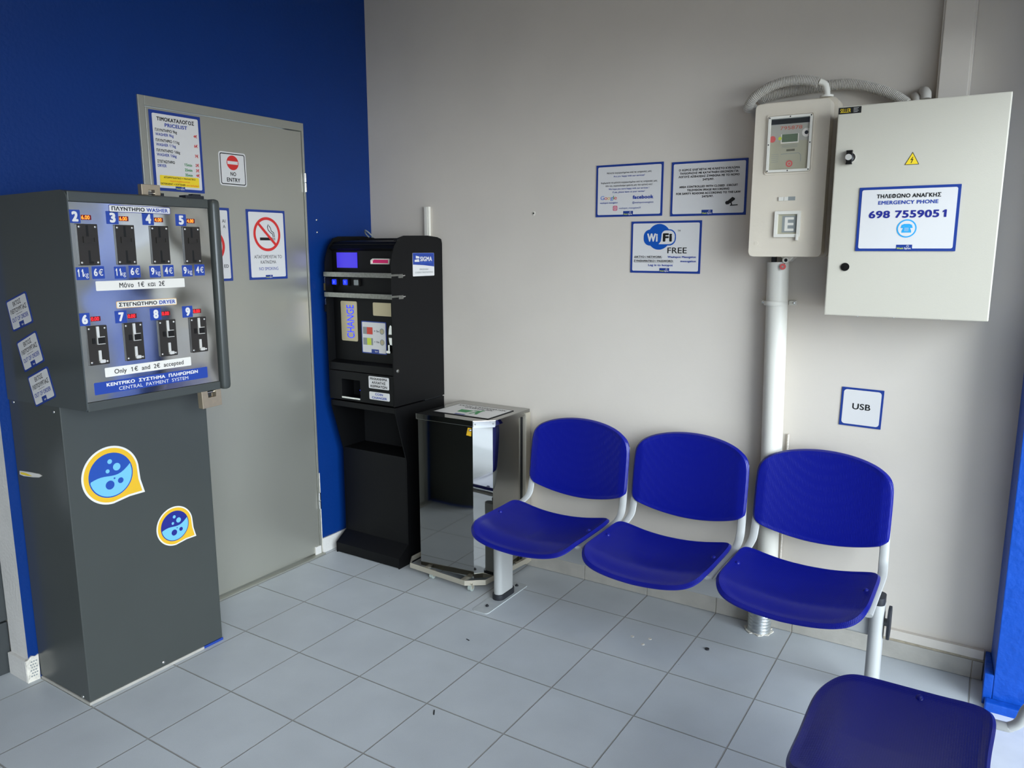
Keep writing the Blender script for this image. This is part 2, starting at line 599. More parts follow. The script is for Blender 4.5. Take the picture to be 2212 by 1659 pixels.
def glyphs(s, bold):
    """letter by letter layout; the figure 1 gets its flag"""
    if (s, bold) in _txt:
        return _txt[(s, bold)]
    V, Fc = [], []
    x = 0.0
    lay = 0
    for c in s:
        sc = 1.0
        if c in LOOK:
            c = LOOK[c]
        if c in SMALL:
            c, sc = SMALL[c], 0.72
        a = advance(c) * sc
        if c != ' ':
            vs, fs = raw_glyphs({'Φ': 'O', 'σ': 'o'}.get(c, c), 0.0)
            vs = [(p[0] * sc, p[1] * sc) for p in vs]
            dx = 0.0
            if c == '1':
                dx = 0.10
                a += 0.16
            for (ox, oy) in (((0, 0), (-1, -1), (1, -1), (-1, 1), (1, 1), (-1.25, 0), (1.25, 0), (0, 1.25), (0, -1.25)) if bold else ((0, 0),)):
                n = len(V)
                lay += 1
                V += [(p[0] + x + dx + ox * bold, p[1] + oy * bold * 0.8, lay % 9) for p in vs]
                Fc += [tuple(q + n for q in f) for f in fs]
            if c == 'σ':
                xm = (min(p[0] for p in vs) + max(p[0] for p in vs)) / 2 + x
                yt = max(p[1] for p in vs)
                n = len(V)
                V += [(xm, yt - 0.07, 9), (xm + 0.32, yt - 0.07, 9), (xm + 0.32, yt, 9), (xm, yt, 9)]
                Fc.append((n, n + 1, n + 2, n + 3))
            if c == 'Φ':
                xm = (min(p[0] for p in vs) + max(p[0] for p in vs)) / 2 + x
                t_ = 0.045 + bold
                n = len(V)
                V += [(xm - t_, -0.04, 9), (xm + t_, -0.04, 9), (xm + t_, 0.76, 9), (xm - t_, 0.76, 9)]
                Fc.append((n, n + 1, n + 2, n + 3))
            if c == '1':
                x0 = min(p[0] for p in vs) + x + dx
                yt = max(p[1] for p in vs) + 0.8 * bold
                tk = 0.09 + 1.6 * bold
                n = len(V)
                V += [(x0 + 0.02, yt, 9), (x0 + 0.02, yt - tk * 1.25, 9), (x0 - 0.15, yt - 0.13 - tk * 1.1, 9), (x0 - 0.15, yt - 0.13, 9)]
                Fc.append((n, n + 3, n + 2, n + 1))
        x += a + 1.3 * bold
    _txt[(s, bold)] = (V, Fc)
    return V, Fc
CAP = None
def put(bm, s, cx, cy, h, w=None, mi=0, bold=0.0, z=0.0, align='C', rot=0, shear=0, vert=None):
    """cx, cy: middle of the capital letters; h: capital height; w: total width"""
    global CAP
    if CAP is None:
        a = glyphs('H', 0.0)[0]
        CAP = max(p[1] for p in a) - min(p[1] for p in a)
    vs, fs = glyphs(s, bold)
    if not vs:
        return
    k = h / (CAP + 2 * bold)
    x0, x1 = min(p[0] for p in vs), max(p[0] for p in vs)
    kx = k if w is None else w / (x1 - x0)
    if align == 'C':
        ox = -(x0 + x1) / 2
    elif align == 'L':
        ox = -x0
    else:
        ox = -x1
    ca, sa = math.cos(math.radians(rot)), math.sin(math.radians(rot))
    V = []
    for p in vs:
        x, y = (p[0] + ox) * kx, (p[1] - CAP / 2) * k
        x += shear * y
        V.append(bm.verts.new((cx + x * ca - y * sa, cy + x * sa + y * ca, z + p[2] * 6e-6 if len(p) > 2 else z)))
    for f in fs:
        try:
            nf = bm.faces.new([V[i] for i in f])
            nf.material_index = mi
        except ValueError:
            pass

def flat(bm, pts, z, mi=0):
    vs = [bm.verts.new((p[0], p[1], z)) for p in pts]
    f = bm.faces.new(vs)
    f.material_index = mi

def fix_up(bm):
    """all flat faces look along +Z of their frame"""
    for f in bm.faces:
        f.normal_update()
        if f.normal.z < 0:
            f.normal_flip()

class LB:
    """collects flat artwork and lettering in one frame"""
    def __init__(self):
        self.bm = nb(); self.ms = []; self.n = 0
    def up(self, z):
        self.n += 1
        return z + self.n * 6e-6
    def mi(self, k):
        if k not in self.ms:
            self.ms.append(k)
        return self.ms.index(k)
    def t(self, s, cx, cy, h, w=None, mk='ink_black', bold=0.0, align='C', rot=0, z=0.0, shear=0):
        self.n += 10
        put(self.bm, s, cx, cy, h, w, self.mi(mk), bold, self.up(z), align, rot, shear)
        return self
    def f(self, pts, mk, z=0.0):
        flat(self.bm, pts, self.up(z), self.mi(mk))
        return self
    def ringf(self, outer, inner, mk, z=0.0):
        n = len(outer)
        z = self.up(z)
        o = [self.bm.verts.new((p[0], p[1], z)) for p in outer]
        i = [self.bm.verts.new((p[0], p[1], z)) for p in inner]
        for k in range(n):
            j = (k + 1) % n
            f = self.bm.faces.new((o[k], o[j], i[j], i[k]))
            f.material_index = self.mi(mk)
        return self
    def line(self, pts, wd, mk, z=0.0):
        for a, b in zip(pts[:-1], pts[1:]):
            dx, dy = b[0] - a[0], b[1] - a[1]
            L = math.hypot(dx, dy) or 1
            nx, ny = -dy / L * wd / 2, dx / L * wd / 2
            ex, ey = dx / L * wd * 0.3, dy / L * wd * 0.3
            self.f([(a[0] + nx - ex, a[1] + ny - ey), (a[0] - nx - ex, a[1] - ny - ey), (b[0] - nx + ex, b[1] - ny + ey), (b[0] + nx + ex, b[1] + ny + ey)], mk, z)
        return self
    def build(self, name, parent, F, dz=0.0, label=None):
        bm = self.bm
        fix_up(bm)
        X = F @ T3(0, 0, dz)
        if parent is not None:
            X = root_matrix(parent).inverted() @ X
        bm.transform(X)
        me = bpy.data.meshes.new(name)
        bm.to_mesh(me)
        bm.free()
        for k in self.ms:
            me.materials.append(M[k])
        o = link(name, me, parent)
        if label:
            o['label'] = label
        return o

def plate(name, parent, F, cx, cy, w, h, r, t, mk, z0=0.0, label=None):
    bm = pr(rr_pts(cx, cy, w, h, r), z0, z0 + t)
    return part(name, bm, mk, parent, F, label=label)

def shop_logo(parent, F, cx, cy, w=0.05, h=0.022, z=0.0):
    l = LB()
    l.f(rr_pts(cx, cy, w, h, 0), 'sign_blue', z)
    l.t('Wash', cx - w * 0.25, cy - h * 0.18, h * 0.3, w * 0.42, 'ink_lime', 0.03, z=z + 0.0004)
    l.t('Spot', cx + w * 0.22, cy - h * 0.18, h * 0.34, w * 0.42, 'sign_white', 0.03, z=z + 0.0004)
    l.ringf(circ(cx + w * 0.22, cy + h * 0.2, h * 0.22, 14), circ(cx + w * 0.22, cy + h * 0.2, h * 0.15, 14), 'sign_white', z + 0.0004)
    return l.build('logo', parent, F)

def notice(name, label, cat, F, w, h, border, fill, r=0.006, logo=(0.05, 0.022), group=None, board='sign_blue', parent=None):
    """F: frame at the middle of the board"""
    th = thing(name, label, cat, F, group) if parent is None else None
    if parent is not None:
        th = link(name, None, parent)
        th.matrix_basis = root_matrix(parent).inverted() @ F
    part('board', pr(rr_pts(0, 0, w, h, 0.001, 2), 0.0, 0.003), board, th, F)
    part('paper', pr(rr_pts(0, 0, w - 2 * border, h - 2 * border, r), 0.003, 0.0036), 'sign_white', th, F)
    if logo:
        shop_logo(th, F, 0, -h / 2 + logo[1] / 2 + border * 0.45, logo[0], logo[1], 0.0040)
    l = LB()
    fill(l)
    l.build('lettering', th, F, 0.0041)
    return th

def copy_tree(o, parent=None):
    c = o.copy()
    COL.objects.link(c)
    if parent is not None:
        c.parent = parent
    for ch in list(o.children):
        copy_tree(ch, c)
    return c

# ---------------------------------------------------------------- the room
WY = 0.27          # grey wall plane
WX = -0.035        # blue wall plane
RX = 3.036         # where the grey wall ends
struct(part('floor', bx(-1.2, 3.05, -5.6, 0.5, -0.06, 0.0), 'floor_tiles'))
struct(part('wall_back', bx(-0.3, RX + 0.02, WY, WY + 0.2, -0.05, 3.15), 'gray_wall'))
# blue wall with the door opening
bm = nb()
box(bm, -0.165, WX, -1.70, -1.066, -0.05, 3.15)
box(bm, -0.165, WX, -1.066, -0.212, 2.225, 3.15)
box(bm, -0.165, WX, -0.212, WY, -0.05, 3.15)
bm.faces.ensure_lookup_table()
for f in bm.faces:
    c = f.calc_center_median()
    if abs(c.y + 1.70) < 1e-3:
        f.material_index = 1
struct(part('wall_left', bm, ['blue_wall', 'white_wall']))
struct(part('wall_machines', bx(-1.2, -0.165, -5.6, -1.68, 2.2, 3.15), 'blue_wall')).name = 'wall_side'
struct(part('wall_rear', bx(-1.2, 3.4, -5.8, -5.6, -0.05, 3.15), 'rear_wall'))
struct(part('wall_outer', bx(-1.4, -1.2, -5.8, -1.5, -0.05, 3.15), 'rear_wall'))
struct(part('wall_recess', bx(-1.2, -0.165, -1.69, -1.5, -0.05, 3.15), 'gray_wall'))
struct(part('ceiling', bx(-1.4, 3.5, -5.8, 0.5, 3.15, 3.25), 'ceiling'))
# blue column of the shop front
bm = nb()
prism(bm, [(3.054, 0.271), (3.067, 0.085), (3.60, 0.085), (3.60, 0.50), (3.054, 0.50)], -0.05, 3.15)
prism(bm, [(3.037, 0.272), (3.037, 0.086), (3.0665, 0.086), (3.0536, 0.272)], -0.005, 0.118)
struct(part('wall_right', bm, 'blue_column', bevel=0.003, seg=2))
struct(part('wall_lintel', bx(3.2, 3.42, -5.6, 0.085, 2.32, 3.15), 'blue_column'))
struct(part('wall_pier', bx(3.2, 3.42, -5.6, -4.75, -0.05, 2.32), 'blue_column'))
struct(part('trim_1', bx(3.045, 3.60, 0.045, 0.085, -0.012, 0.03), 'blue_column', bevel=0.006))
struct(part('trim_2', bx(3.05, 3.6, -5.6, 0.3, -0.06, -0.004), 'marble'))
struct(part('wall_street', bx(3.60, 7.0, 0.20, 0.5, -0.05, 4.0), 'facade'))
# skirting tiles along the grey wall, one mesh with its joints
bm = nb()
x = 0.333 * 3 - 0.01
xs = [0.50, 0.999] + [0.333 * k for k in range(4, 10)] + [3.034]
xs = [0.333 * 1.5, 0.333 * 3, 0.333 * 4, 0.333 * 5, 0.333 * 6, 0.333 * 7, 0.333 * 8, 0.333 * 9, 3.034]
for a, b in zip(xs[:-1], xs[1:]):
    box(bm, a + 0.0012, b - 0.0012, 0.256, WY, 0.0015, 0.074)
struct(part('baseboard_back', bm, 'base_tile', bevel=0.0012, seg=1))
bm = nb()
box(bm, 0.02, 3.034, 0.2615, WY, 0.0, 0.083)
struct(part('trim_3', bm, 'grout'))
struct(part('baseboard_left', bx(WX, WX + 0.012, -0.20, WY, 0, 0.082), 'white_wall', bevel=0.002))
# flat cable trunking above the skirting on the right
tr = part('cable_trunking', bx(2.36, 3.032, 0.248, WY, 0.088, 0.124), 'gray_wall', bevel=0.002)
recentre(single(tr, 'low painted grey cable trunking running along the wall just above the skirting tiles', 'cable trunking'))
# plaster wall end: block at the foot and torn patch with the perforated corner bead
struct(part('baseboard_end', bx(-0.166, WX + 0.002, -1.713, -1.69, 0.0, 0.088), 'white_wall', bevel=0.002))
bm = nb()
pts = [(-1.712, 0.0), (-1.667, 0.0), (-1.665, 0.10), (-1.675, 0.096), (-1.69, 0.103), (-1.70, 0.094), (-1.712, 0.09)]
prism(bm, pts, 0, 0.006)
pa = part('corner_bead', bm, 'torn_plaster', None, PX(WX))
recentre(single(pa, 'torn plaster patch with exposed perforated metal corner bead at the foot of the blue wall', 'plaster patch'))
l = LB()
for r in range(6):
    for c in range(3):
        l.f(circ(-1.696 + 0.0085 * c + (0.004 if r % 2 else 0), 0.022 + 0.0115 * r, 0.0034, 8), 'ink_grey', 0)
o = l.build('bead_holes', pa, PX(WX), 0.0065)

# dark machine front left of the wall end
wm = thing('washing_machine', 'dark grey machine front cut off by the left picture edge beyond the plaster wall end', 'washing machine', (-0.5, -2.05, 0))
part('cabinet', bx(-0.85, -0.170, -2.42, -1.694, 0.215, 1.15), 'washer_dark', wm, bevel=0.006)
part('plinth', bx(-0.84, -0.173, -2.415, -1.698, 0.0, 0.208), 'washer_dark', wm, bevel=0.004)
part('door_ring', (lambda b: (ring(b, circ(-2.07, 0.72, 0.2, 36), circ(-2.07, 0.72, 0.16, 36), 0, 0.03), b)[1])(nb()), 'chrome', wm, PX(-0.170))
part('door_glass', pr(circ(-2.07, 0.72, 0.16, 36), 0, 0.012), 'black_flat', wm, PX(-0.170))

# ceiling lamps (they light the room from above)
for i, (x, y) in enumerate(((1.3, -1.5), (1.3, -3.7))):
    lp = thing('ceiling_lamp', 'square recessed ceiling lamp over the %s half of the room' % ('near' if i else 'far'), 'ceiling lamp', (x, y, 3.13), 'ceiling lamps above the picture')
    part('housing', (lambda b: (rring(b, x, y, 0.62, 0.62, 0.004, 0.02, 3.12, 3.15), b)[1])(nb()), 'white_plastic', lp)
    part('diffuser', bx(x - 0.29, x + 0.29, y - 0.29, y + 0.29, 3.128, 3.14), 'lamp_panel', lp)
    al = area('ceiling_lamp_light', (x, y, 3.11), (0, 0, 0), 0.55, 0.55, LAMP_POWER, (1.0, 0.86, 0.70))

# outdoors: pavement, street wall seen in the reflections
struct(part('floor_street', bx(3.6, 12, -9, 7, -0.12, -0.02), 'pave'))

# ---------------------------------------------------------------- metal door in the blue wall
door = link('door_1', None)
door.location = (WX, -0.64, 0)
door['kind'] = 'structure'
y0, y1, zt = -1.072, -0.203, 2.240
bm = nb()
box(bm, WX - 0.06, WX + 0.008, y0, y0 + 0.028, 0, zt)
box(bm, WX - 0.06, WX + 0.008, y1 - 0.012, y1, 0, zt)
box(bm, WX - 0.06, WX + 0.008, y0 + 0.028, y1 - 0.012, zt - 0.038, zt)
part('door_frame', bm, 'door_frame', door, bevel=0.002)
part('door_leaf', bx(WX - 0.03, WX + 0.004, y0 + 0.031, y1 - 0.014, 0.014, zt - 0.042), 'door_steel', door, bevel=0.003)
for z in (1.955, 0.30):
    b = nb()
    for k in range(2):
        cyl(b, (WX + 0.010, y1 - 0.006, z - 0.045 + 0.047 * k), (WX + 0.010, y1 - 0.006, z - 0.002 + 0.047 * k), 0.008, 12)
    part('hinge', b, 'screw_steel', door, smooth=True)
part('threshold', bx(WX - 0.06, 0.0, y0 - 0.0, y1, 0.0, 0.008), 'door_frame', door, bevel=0.002)
part('door_foot', bx(WX + 0.003, WX + 0.014, y1 - 0.05, y1 - 0.01, 0.0, 0.05), 'white_wall', door, bevel=0.003)
part('edge_plaster', bx(WX, WX + 0.006, y1, y1 + 0.008, 0.0, 0.45), 'torn_plaster', door, bevel=0.002)

DX = WX + 0.0045
def pricelist(l):
    l.t('ΤΙΜΟΚΑΤΑΛΟΓΟΣ', 0, 0.128, 0.0155, 0.175, 'ink_black', 0.03)
    l.t('PRICELIST', 0, 0.106, 0.0145, 0.105, 'ink_blue', 0.03)
    rows = [('ΠΛΥΝΤΗΡΙΟ 9kg', 0.083, 0.100, 'ink_black'), ('WASHER 9kg', 0.066, 0.083, 'ink_blue'),
            ('ΠΛΥΝΤΗΡΙΟ 11kg', 0.042, 0.108, 'ink_black'), ('WASHER 11kg', 0.025, 0.090, 'ink_blue'),
            ('ΠΛΥΝΤΗΡΙΟ 16kg', 0.002, 0.108, 'ink_black'), ('WASHER 16kg', -0.015, 0.090, 'ink_blue'),
            ('ΣΤΕΓΝΩΤΗΡΙΟ', -0.042, 0.080, 'ink_black'), ('DRYER', -0.059, 0.040, 'ink_blue')]
    for s, y, w, k in rows:
        l.t(s, -0.098, y, 0.0115, w, k, 0.02, 'L')
    for s, y in (('4€', 0.076), ('6€', 0.036), ('7€', -0.006), ('2€', -0.044), ('3€', -0.066), ('4€', -0.087)):
        l.t(s, 0.089, y, 0.0125, 0.017, 'ink_red', 0.02)
    for s, y in (('15min', -0.046), ('25min', -0.067), ('35min', -0.088)):
        l.t(s, 0.045, y, 0.0115, 0.036, 'ink_green', 0.02)
    l.f(rr_pts(0, -0.118, 0.185, 0.042, 0.004), 'ink_yellow', -0.0003)
    l.t('ΑΠΟΡΡΥΠΑΝΤΙΚΟ + ΜΑΛΑΚΤΙΚΟ', 0, -0.105, 0.0072, 0.150, 'ink_black', 0.02)
    l.t('περιλαμβάνονται', 0, -0.118, 0.0068, 0.095, 'ink_orange', 0.02)
    l.t('DETERGENT + SOFTENER', -0.033, -0.131, 0.0072, 0.115, 'ink_black', 0.02)
    l.t('are included', 0.058, -0.131, 0.0068, 0.058, 'ink_orange', 0.02)
notice('price_list', 'tall blue-edged price list headed PRICELIST at the top left of the metal door', 'sign', PX(DX) @ T3(-0.909, 2.029), 0.238, 0.320, 0.012, pricelist, logo=(0.045, 0.018))

th = thing('no_entry_sign', 'small square NO ENTRY sign with a red disc on the metal door', 'sign', PX(DX) @ T3(-0.634, 1.985))
F = root_matrix(th)
part('board', pr(rr_pts(0, 0, 0.146, 0.148, 0.012), 0, 0.002), 'sign_white', th, F)
l = LB()
l.ringf(rr_pts(0, 0, 0.134, 0.136, 0.009), rr_pts(0, 0, 0.126, 0.128, 0.006), 'ink_black')
l.build('border_line', th, F, 0.0024)
l = LB()
l.f(circ(0, 0.028, 0.032, 40), 'ink_red')
l.f(rr_pts(0, 0.028, 0.056, 0.014, 0), 'sign_white', 0.0003)
l.build('no_entry_symbol', th, F, 0.0024)
l = LB()
l.t('NO', 0, -0.021, 0.0165, 0.030, 'ink_black', 0.02).t('ENTRY', 0, -0.047, 0.0175, 0.072, 'ink_black', 0.02)
l.build('lettering', th, F, 0.0026)

def prohib(l, cx, cy, r, t):
    l.ringf(circ(cx, cy, r, 48), circ(cx, cy, r - t, 48), 'ink_red', 0.0004)
def nosmoke(l):
    cy = 0.050
    l.f(rr_pts(-0.006, cy - 0.022, 0.074, 0.013, 0), 'ink_black')
    for k in range(3):
        l.f(rr_pts(0.035 + 0.0055 * k, cy - 0.022, 0.0025, 0.013, 0), 'ink_black')
    l.line([(0.036, cy - 0.012), (0.033, cy + 0.002), (0.020, cy + 0.009), (0.008, cy + 0.020), (0.004, cy + 0.034), (0.010, cy + 0.045)], 0.0035, 'ink_black')
    l.line([(0.044, cy - 0.012), (0.040, cy + 0.008), (0.026, cy + 0.016), (0.022, cy + 0.030), (0.014, cy + 0.040)], 0.0035, 'ink_black')
    prohib(l, 0, cy, 0.080, 0.013)
    a = 0.0525
    l.line([(-a, cy + a), (a, cy - a)], 0.013, 'ink_red', 0.0004)
    l.t('ΑΠΑΓΟΡΕΥΕΤΑΙ ΤΟ', 0, -0.056, 0.0145, 0.165, 'ink_black', 0.0)
    l.t('ΚΑΠΝΙΣΜΑ', 0, -0.081, 0.0145, 0.092, 'ink_black', 0.0)
    l.t('NO SMOKING', 0, -0.112, 0.0145, 0.115, 'ink_blue', 0.0)
notice('no_smoking_sign', 'blue-edged NO SMOKING sign with a crossed-out cigarette on the metal door', 'sign', PX(DX) @ T3(-0.463, 1.649), 0.228, 0.326, 0.011, nosmoke, logo=(0.042, 0.016))
def hidden_sign(l):
    l.t('ΑΙ', 0.082, 0.105, 0.0145, None, 'ink_black', 0.0)
    l.t('Α', 0.083, 0.080, 0.0145, None, 'ink_black', 0.0)
    l.t('ED', 0.082, -0.096, 0.0145, None, 'ink_black', 0.01)
    prohib(l, 0, -0.005, 0.080, 0.013)
notice('prohibition_sign', 'blue-edged sign with a red ring half hidden behind the coin payment cabinet', 'sign', PX(DX) @ T3(-0.785, 1.649), 0.230, 0.326, 0.011, hidden_sign, logo=(0.042, 0.016))

# screws left in the blue wall
for z in (1.776, 1.714):
    b = nb(); dome(b, -0.134, z, 0.006, 0, 0.004)
    o = recentre(part('wall_screw', b, 'screw_steel', None, PX(WX), smooth=True))
    single(o, '%s of two bright screw heads in the blue wall beside the coin changer' % ('upper' if z > 1.75 else 'lower'), 'screw', 'screws in the blue wall')

# ---------------------------------------------------------------- coin payment cabinet (kiosk)
KF, KB = 0.312, WX + 0.002
k = thing('payment_kiosk', 'tall dark grey coin payment cabinet with a mirror steel panel of eight coin slots', 'payment kiosk', (0.14, -1.38, 0))
bm = nb()
box(bm, KB, KF, -1.664, -1.10, 0.012, 1.105)
part('pedestal', bm, 'dark_grey', k, bevel=0.003)
part('base_strip', bx(KB + 0.01, KF + 0.002, -1.19, -1.098, 0.001, 0.011), 'label_blue', k, label='blue strip under the cabinet corner')
part('base_seal', bx(KB + 0.01, KF + 0.002, -1.666, -1.19, 0.0005, 0.011), 'base_tile', k)
# upper housing with front lips around the recessed panel
HX = 0.490
yl, yr, zb, zt = -1.667, -1.158, 1.108, 1.812
bm = nb()
prof = []
for (cx, cz, a0) in ((HX - 0.03, zb + 0.012, -90), (HX - 0.035, zt - 0.035, 0)):
    rad = 0.012 if a0 < 0 else 0.035
    cx2 = HX - rad
    for q in range(7):
        a = math.radians(a0 + 15 * q)
        prof.append((cx2 + rad * math.cos(a), cz + rad * math.sin(a)))
prof += [(KB, zt - 0.006), (KB, zb - 0.012)]
# profile lies in (x,z); sweep along y
def sweep_y(bm, prof, ya, yb, mi=0):
    a = [bm.verts.new((p[0], ya, p[1])) for p in prof]
    b = [bm.verts.new((p[0], yb, p[1])) for p in prof]
    n = len(prof)
    bm.faces.new(a).material_index = mi
    bm.faces.new(list(reversed(b))).material_index = mi
    for i in range(n):
        j = (i + 1) % n
        bm.faces.new((a[i], b[i], b[j], a[j])).material_index = mi
back = [(min(p[0], 0.470), p[1]) for p in prof]
sweep_y(bm, back, yl + 0.004, yr)
part('housing', bm, 'dark_grey', k, smooth=True)
bm = nb(); sweep_y(bm, prof, yl, yl + 0.004)
part('side_plate', bm, 'dark_grey_side', k)
part('top_lip', bx(0.465, 0.488, yl + 0.004, yr, zt - 0.036, zt - 0.004), 'dark_grey', k, bevel=0.003)
part('bottom_lip', bx(0.465, HX, yl + 0.004, yr, zb - 0.002, 1.136), 'dark_grey', k, bevel=0.003)
bm = nb()
box(bm, KB, 0.502, yr + 0.006, -1.114, zb - 0.006, zt - 0.002)
part('end_cap', bm, 'dark_grey', k, bevel=0.019, seg=5, smooth=True)
PXF = 0.485
part('face_panel', bx(PXF - 0.012, PXF, yl + 0.006, yr - 0.002, 1.137, zt - 0.037), 'mirror_steel', k, label='mirror polished stainless steel panel')
FP = PX(PXF)
def sticker(name, cy, cz, w, h, mk, txts, r=0.003, edge=None, z=0.0):
    o = plate(name, k, FP, cy, cz, w, h, r, 0.0006, edge or mk, z)
    l = LB()
    if edge:
        l.f(rr_pts(cy, cz, w - 0.0035, h - 0.0035, r * 0.7), mk, 0)
    for (s, dx, dy, hh, ww, kk, bb) in txts:
        l.t(s, cy + dx, cz + dy, hh, ww, kk, bb, z=0.0003)
    X = root_matrix(k)
    lo = l.build('lettering', o, FP, z + 0.0009)
    return o
# note: stickers are children of the kiosk whose mesh is local to the kiosk, so their own matrix is identity
sticker('washer_label', -1.4220, 1.7602, 0.2208, 0.0235, 'sign_white', [('ΠΛΥΝΤΗΡΙΟ', -0.043, 0, 0.0125, 0.116, 'ink_black', 0.03), ('WASHER', 0.061, 0, 0.0125, 0.080, 'ink_blue', 0.03)], 0.005, 'sticker_navy')
sticker('dryer_label', -1.4239, 1.4466, 0.2222, 0.0235, 'cream', [('ΣΤΕΓΝΩΤΗΡΙΟ', -0.034, 0, 0.0125, 0.138, 'ink_black', 0.03), ('DRYER', 0.074, 0, 0.0125, 0.062, 'ink_blue', 0.03)], 0.004, 'edge_orange')
sticker('coin_notice', -1.4368, 1.5111, 0.322, 0.0312, 'cream', [('Μόνο  1€  και  2€', 0, 0, 0.016, 0.165, 'ink_black', 0.01)])
sticker('coin_notice', -1.4335, 1.2269, 0.321, 0.0312, 'cream', [('Only  1€  and  2€  accepted', 0, 0, 0.015, 0.258, 'ink_black', 0.01)])
sticker('system_label', -1.4210, 1.1775, 0.427, 0.0405, 'label_blue', [('ΚΕΝΤΡΙΚΟ  ΣΥΣΤΗΜΑ  ΠΛΗΡΩΜΩΝ', 0, 0.0085, 0.0115, 0.345, 'sign_white', 0.035), ('CENTRAL  PAYMENT  SYSTEM', 0.0, -0.0095, 0.0115, 0.262, 'sign_white', 0.0)])

def screw_at(parent, F, cx, cy, r, z=0):
    b = nb(); dome(b, cx, cy, r, z, r * 0.6, 12, 3)
    return part('screw', b, 'screw_steel', parent, F, smooth=True)

def acceptor(cy, cz, h, chromed):
    w = 0.066
    a = part('coin_acceptor', pr(rr_pts(cy, cz, w, h, 0.002, 2), 0, 0.006), 'acceptor_plate', k, FP)
    for sx in (-1, 1):
        for sy in (-1, 1):
            screw_at(a, FP, cy + sx * 0.026, cz + sy * (h / 2 - 0.009), 0.0042, 0.006)
    up = cz + h / 2
    dn = cz - h / 2
    if not chromed:
        b = nb()
        prism(b, rr_pts(cy - 0.001, up - 0.022, 0.008, 0.036, 0.001, 2), 0.006, 0.0062)
        part('coin_slot', b, 'slot_dark', a, FP)
        b = nb()
        prism(b, rr_pts(cy + 0.0, dn + 0.026, 0.007, 0.042, 0.001, 2), 0.006, 0.0062)
        prism(b, rr_pts(cy + 0.004, dn + 0.009, 0.016, 0.008, 0.003, 3), 0.006, 0.0063)
        part('coin_return', b, 'slot_dark', a, FP)
        b = nb()
        prism(b, rr_pts(cy - 0.009, up - 0.049, 0.016, 0.020, 0.001, 2), 0.006, 0.011)
        rring(b, cy + 0.010, up - 0.049, 0.024, 0.019, 0.002, 0.003, 0.006, 0.009, n=2)
        part('return_button', b, 'acceptor_plate', a, FP)
    else:
        b = nb()
        prism(b, rr_pts(cy + 0.001, up - 0.021, 0.009, 0.037, 0.001, 2), 0.006, 0.009)
        part('coin_slot', b, 'bright_trim', a, FP, label='chrome coin slot')
        b = nb()
        prism(b, rr_pts(cy + 0.002, dn + 0.028, 0.009, 0.038, 0.001, 2), 0.006, 0.009)
        prism(b, rr_pts(cy + 0.007, dn + 0.011, 0.019, 0.011, 0.004, 4), 0.006, 0.013)
        part('coin_return', b, 'bright_trim', a, FP, label='chrome coin return cup')
        b = nb()
        prism(b, rr_pts(cy - 0.014, up - 0.049, 0.010, 0.018, 0.001, 2), 0.006, 0.009)
        prism(b, rr_pts(cy + 0.010, up - 0.049, 0.022, 0.017, 0.001, 2), 0.006, 0.010)
        part('return_button', b, 'black_plastic', a, FP)
        b = nb()
        for (x0, x1, q0, q1) in ((-0.003, 0.022, 0.0105, 0.0125), (-0.003, 0.022, -0.0125, -0.0105), (-0.004, -0.002, -0.0125, 0.0125)):
            box(b, cy + x0, cy + x1, up - 0.049 + q0, up - 0.049 + q1, 0.006, 0.0105)
        part('button_bezel', b, 'bright_trim', a, FP, label='chrome bracket round the button')
    return a
cols = (-1.6117, -1.4868, -1.3613, -1.2363)
SH = -0.006
for i, cy in enumerate(cols):
    acceptor(cy, 1.6431, 0.130, False)
    acceptor(cy + 0.001, 1.3205, 0.128, True)
    n = str(2 + i)
    nx_, nw_ = (cy - 0.0335, 0.036) if i == 0 else (cy - 0.0365, 0.042)
    sticker('number_label', nx_, 1.7305, nw_, 0.041, 'label_blue', [(n, 0.001, 0, 0.0315, 0.020, 'sign_white', 0.05)], 0.002)
    sticker('number_label', nx_, 1.4068, nw_, 0.041, 'label_blue', [(str(6 + i), 0.001, 0, 0.030, 0.019, 'sign_white', 0.05)], 0.002)
    kg, eu = (('11kg', '6€') if i < 2 else ('9kg', '4€'))
    s1 = sticker('capacity_label', cy - 0.0253, 1.5525, 0.0412, 0.040, 'label_blue', [(kg[:-2], -0.0065 if i < 2 else -0.009, 0.002, 0.024, 0.018 if i < 2 else 0.013, 'sign_white', 0.03), ('kg', 0.010, -0.0025, 0.0155, 0.0165, 'sign_white', 0.0)], 0.002)
    s2 = sticker('price_label', cy + 0.0255, 1.5545, 0.0415, 0.040, 'label_blue', [(eu[0], -0.0085, 0.001, 0.024, 0.0125, 'sign_white', 0.03), ('€', 0.0085, 0.0, 0.020, 0.0145, 'sign_white', 0.01)], 0.002)
    for (zz, tx, mk) in ((1.7285, '6.00' if i < 2 else '4.00', 'led_amber'), (1.4065, '0.00', 'led_red')):
        dd = plate('display', k, FP, cy + 0.0022, zz, 0.033, 0.0155, 0.001, 0.0015, 'led_window')
        l = LB()
        l.t(tx, cy + 0.0002, zz, 0.0112, 0.0255, mk, 0.0)
        l.build('digits', dd, FP, 0.0018)

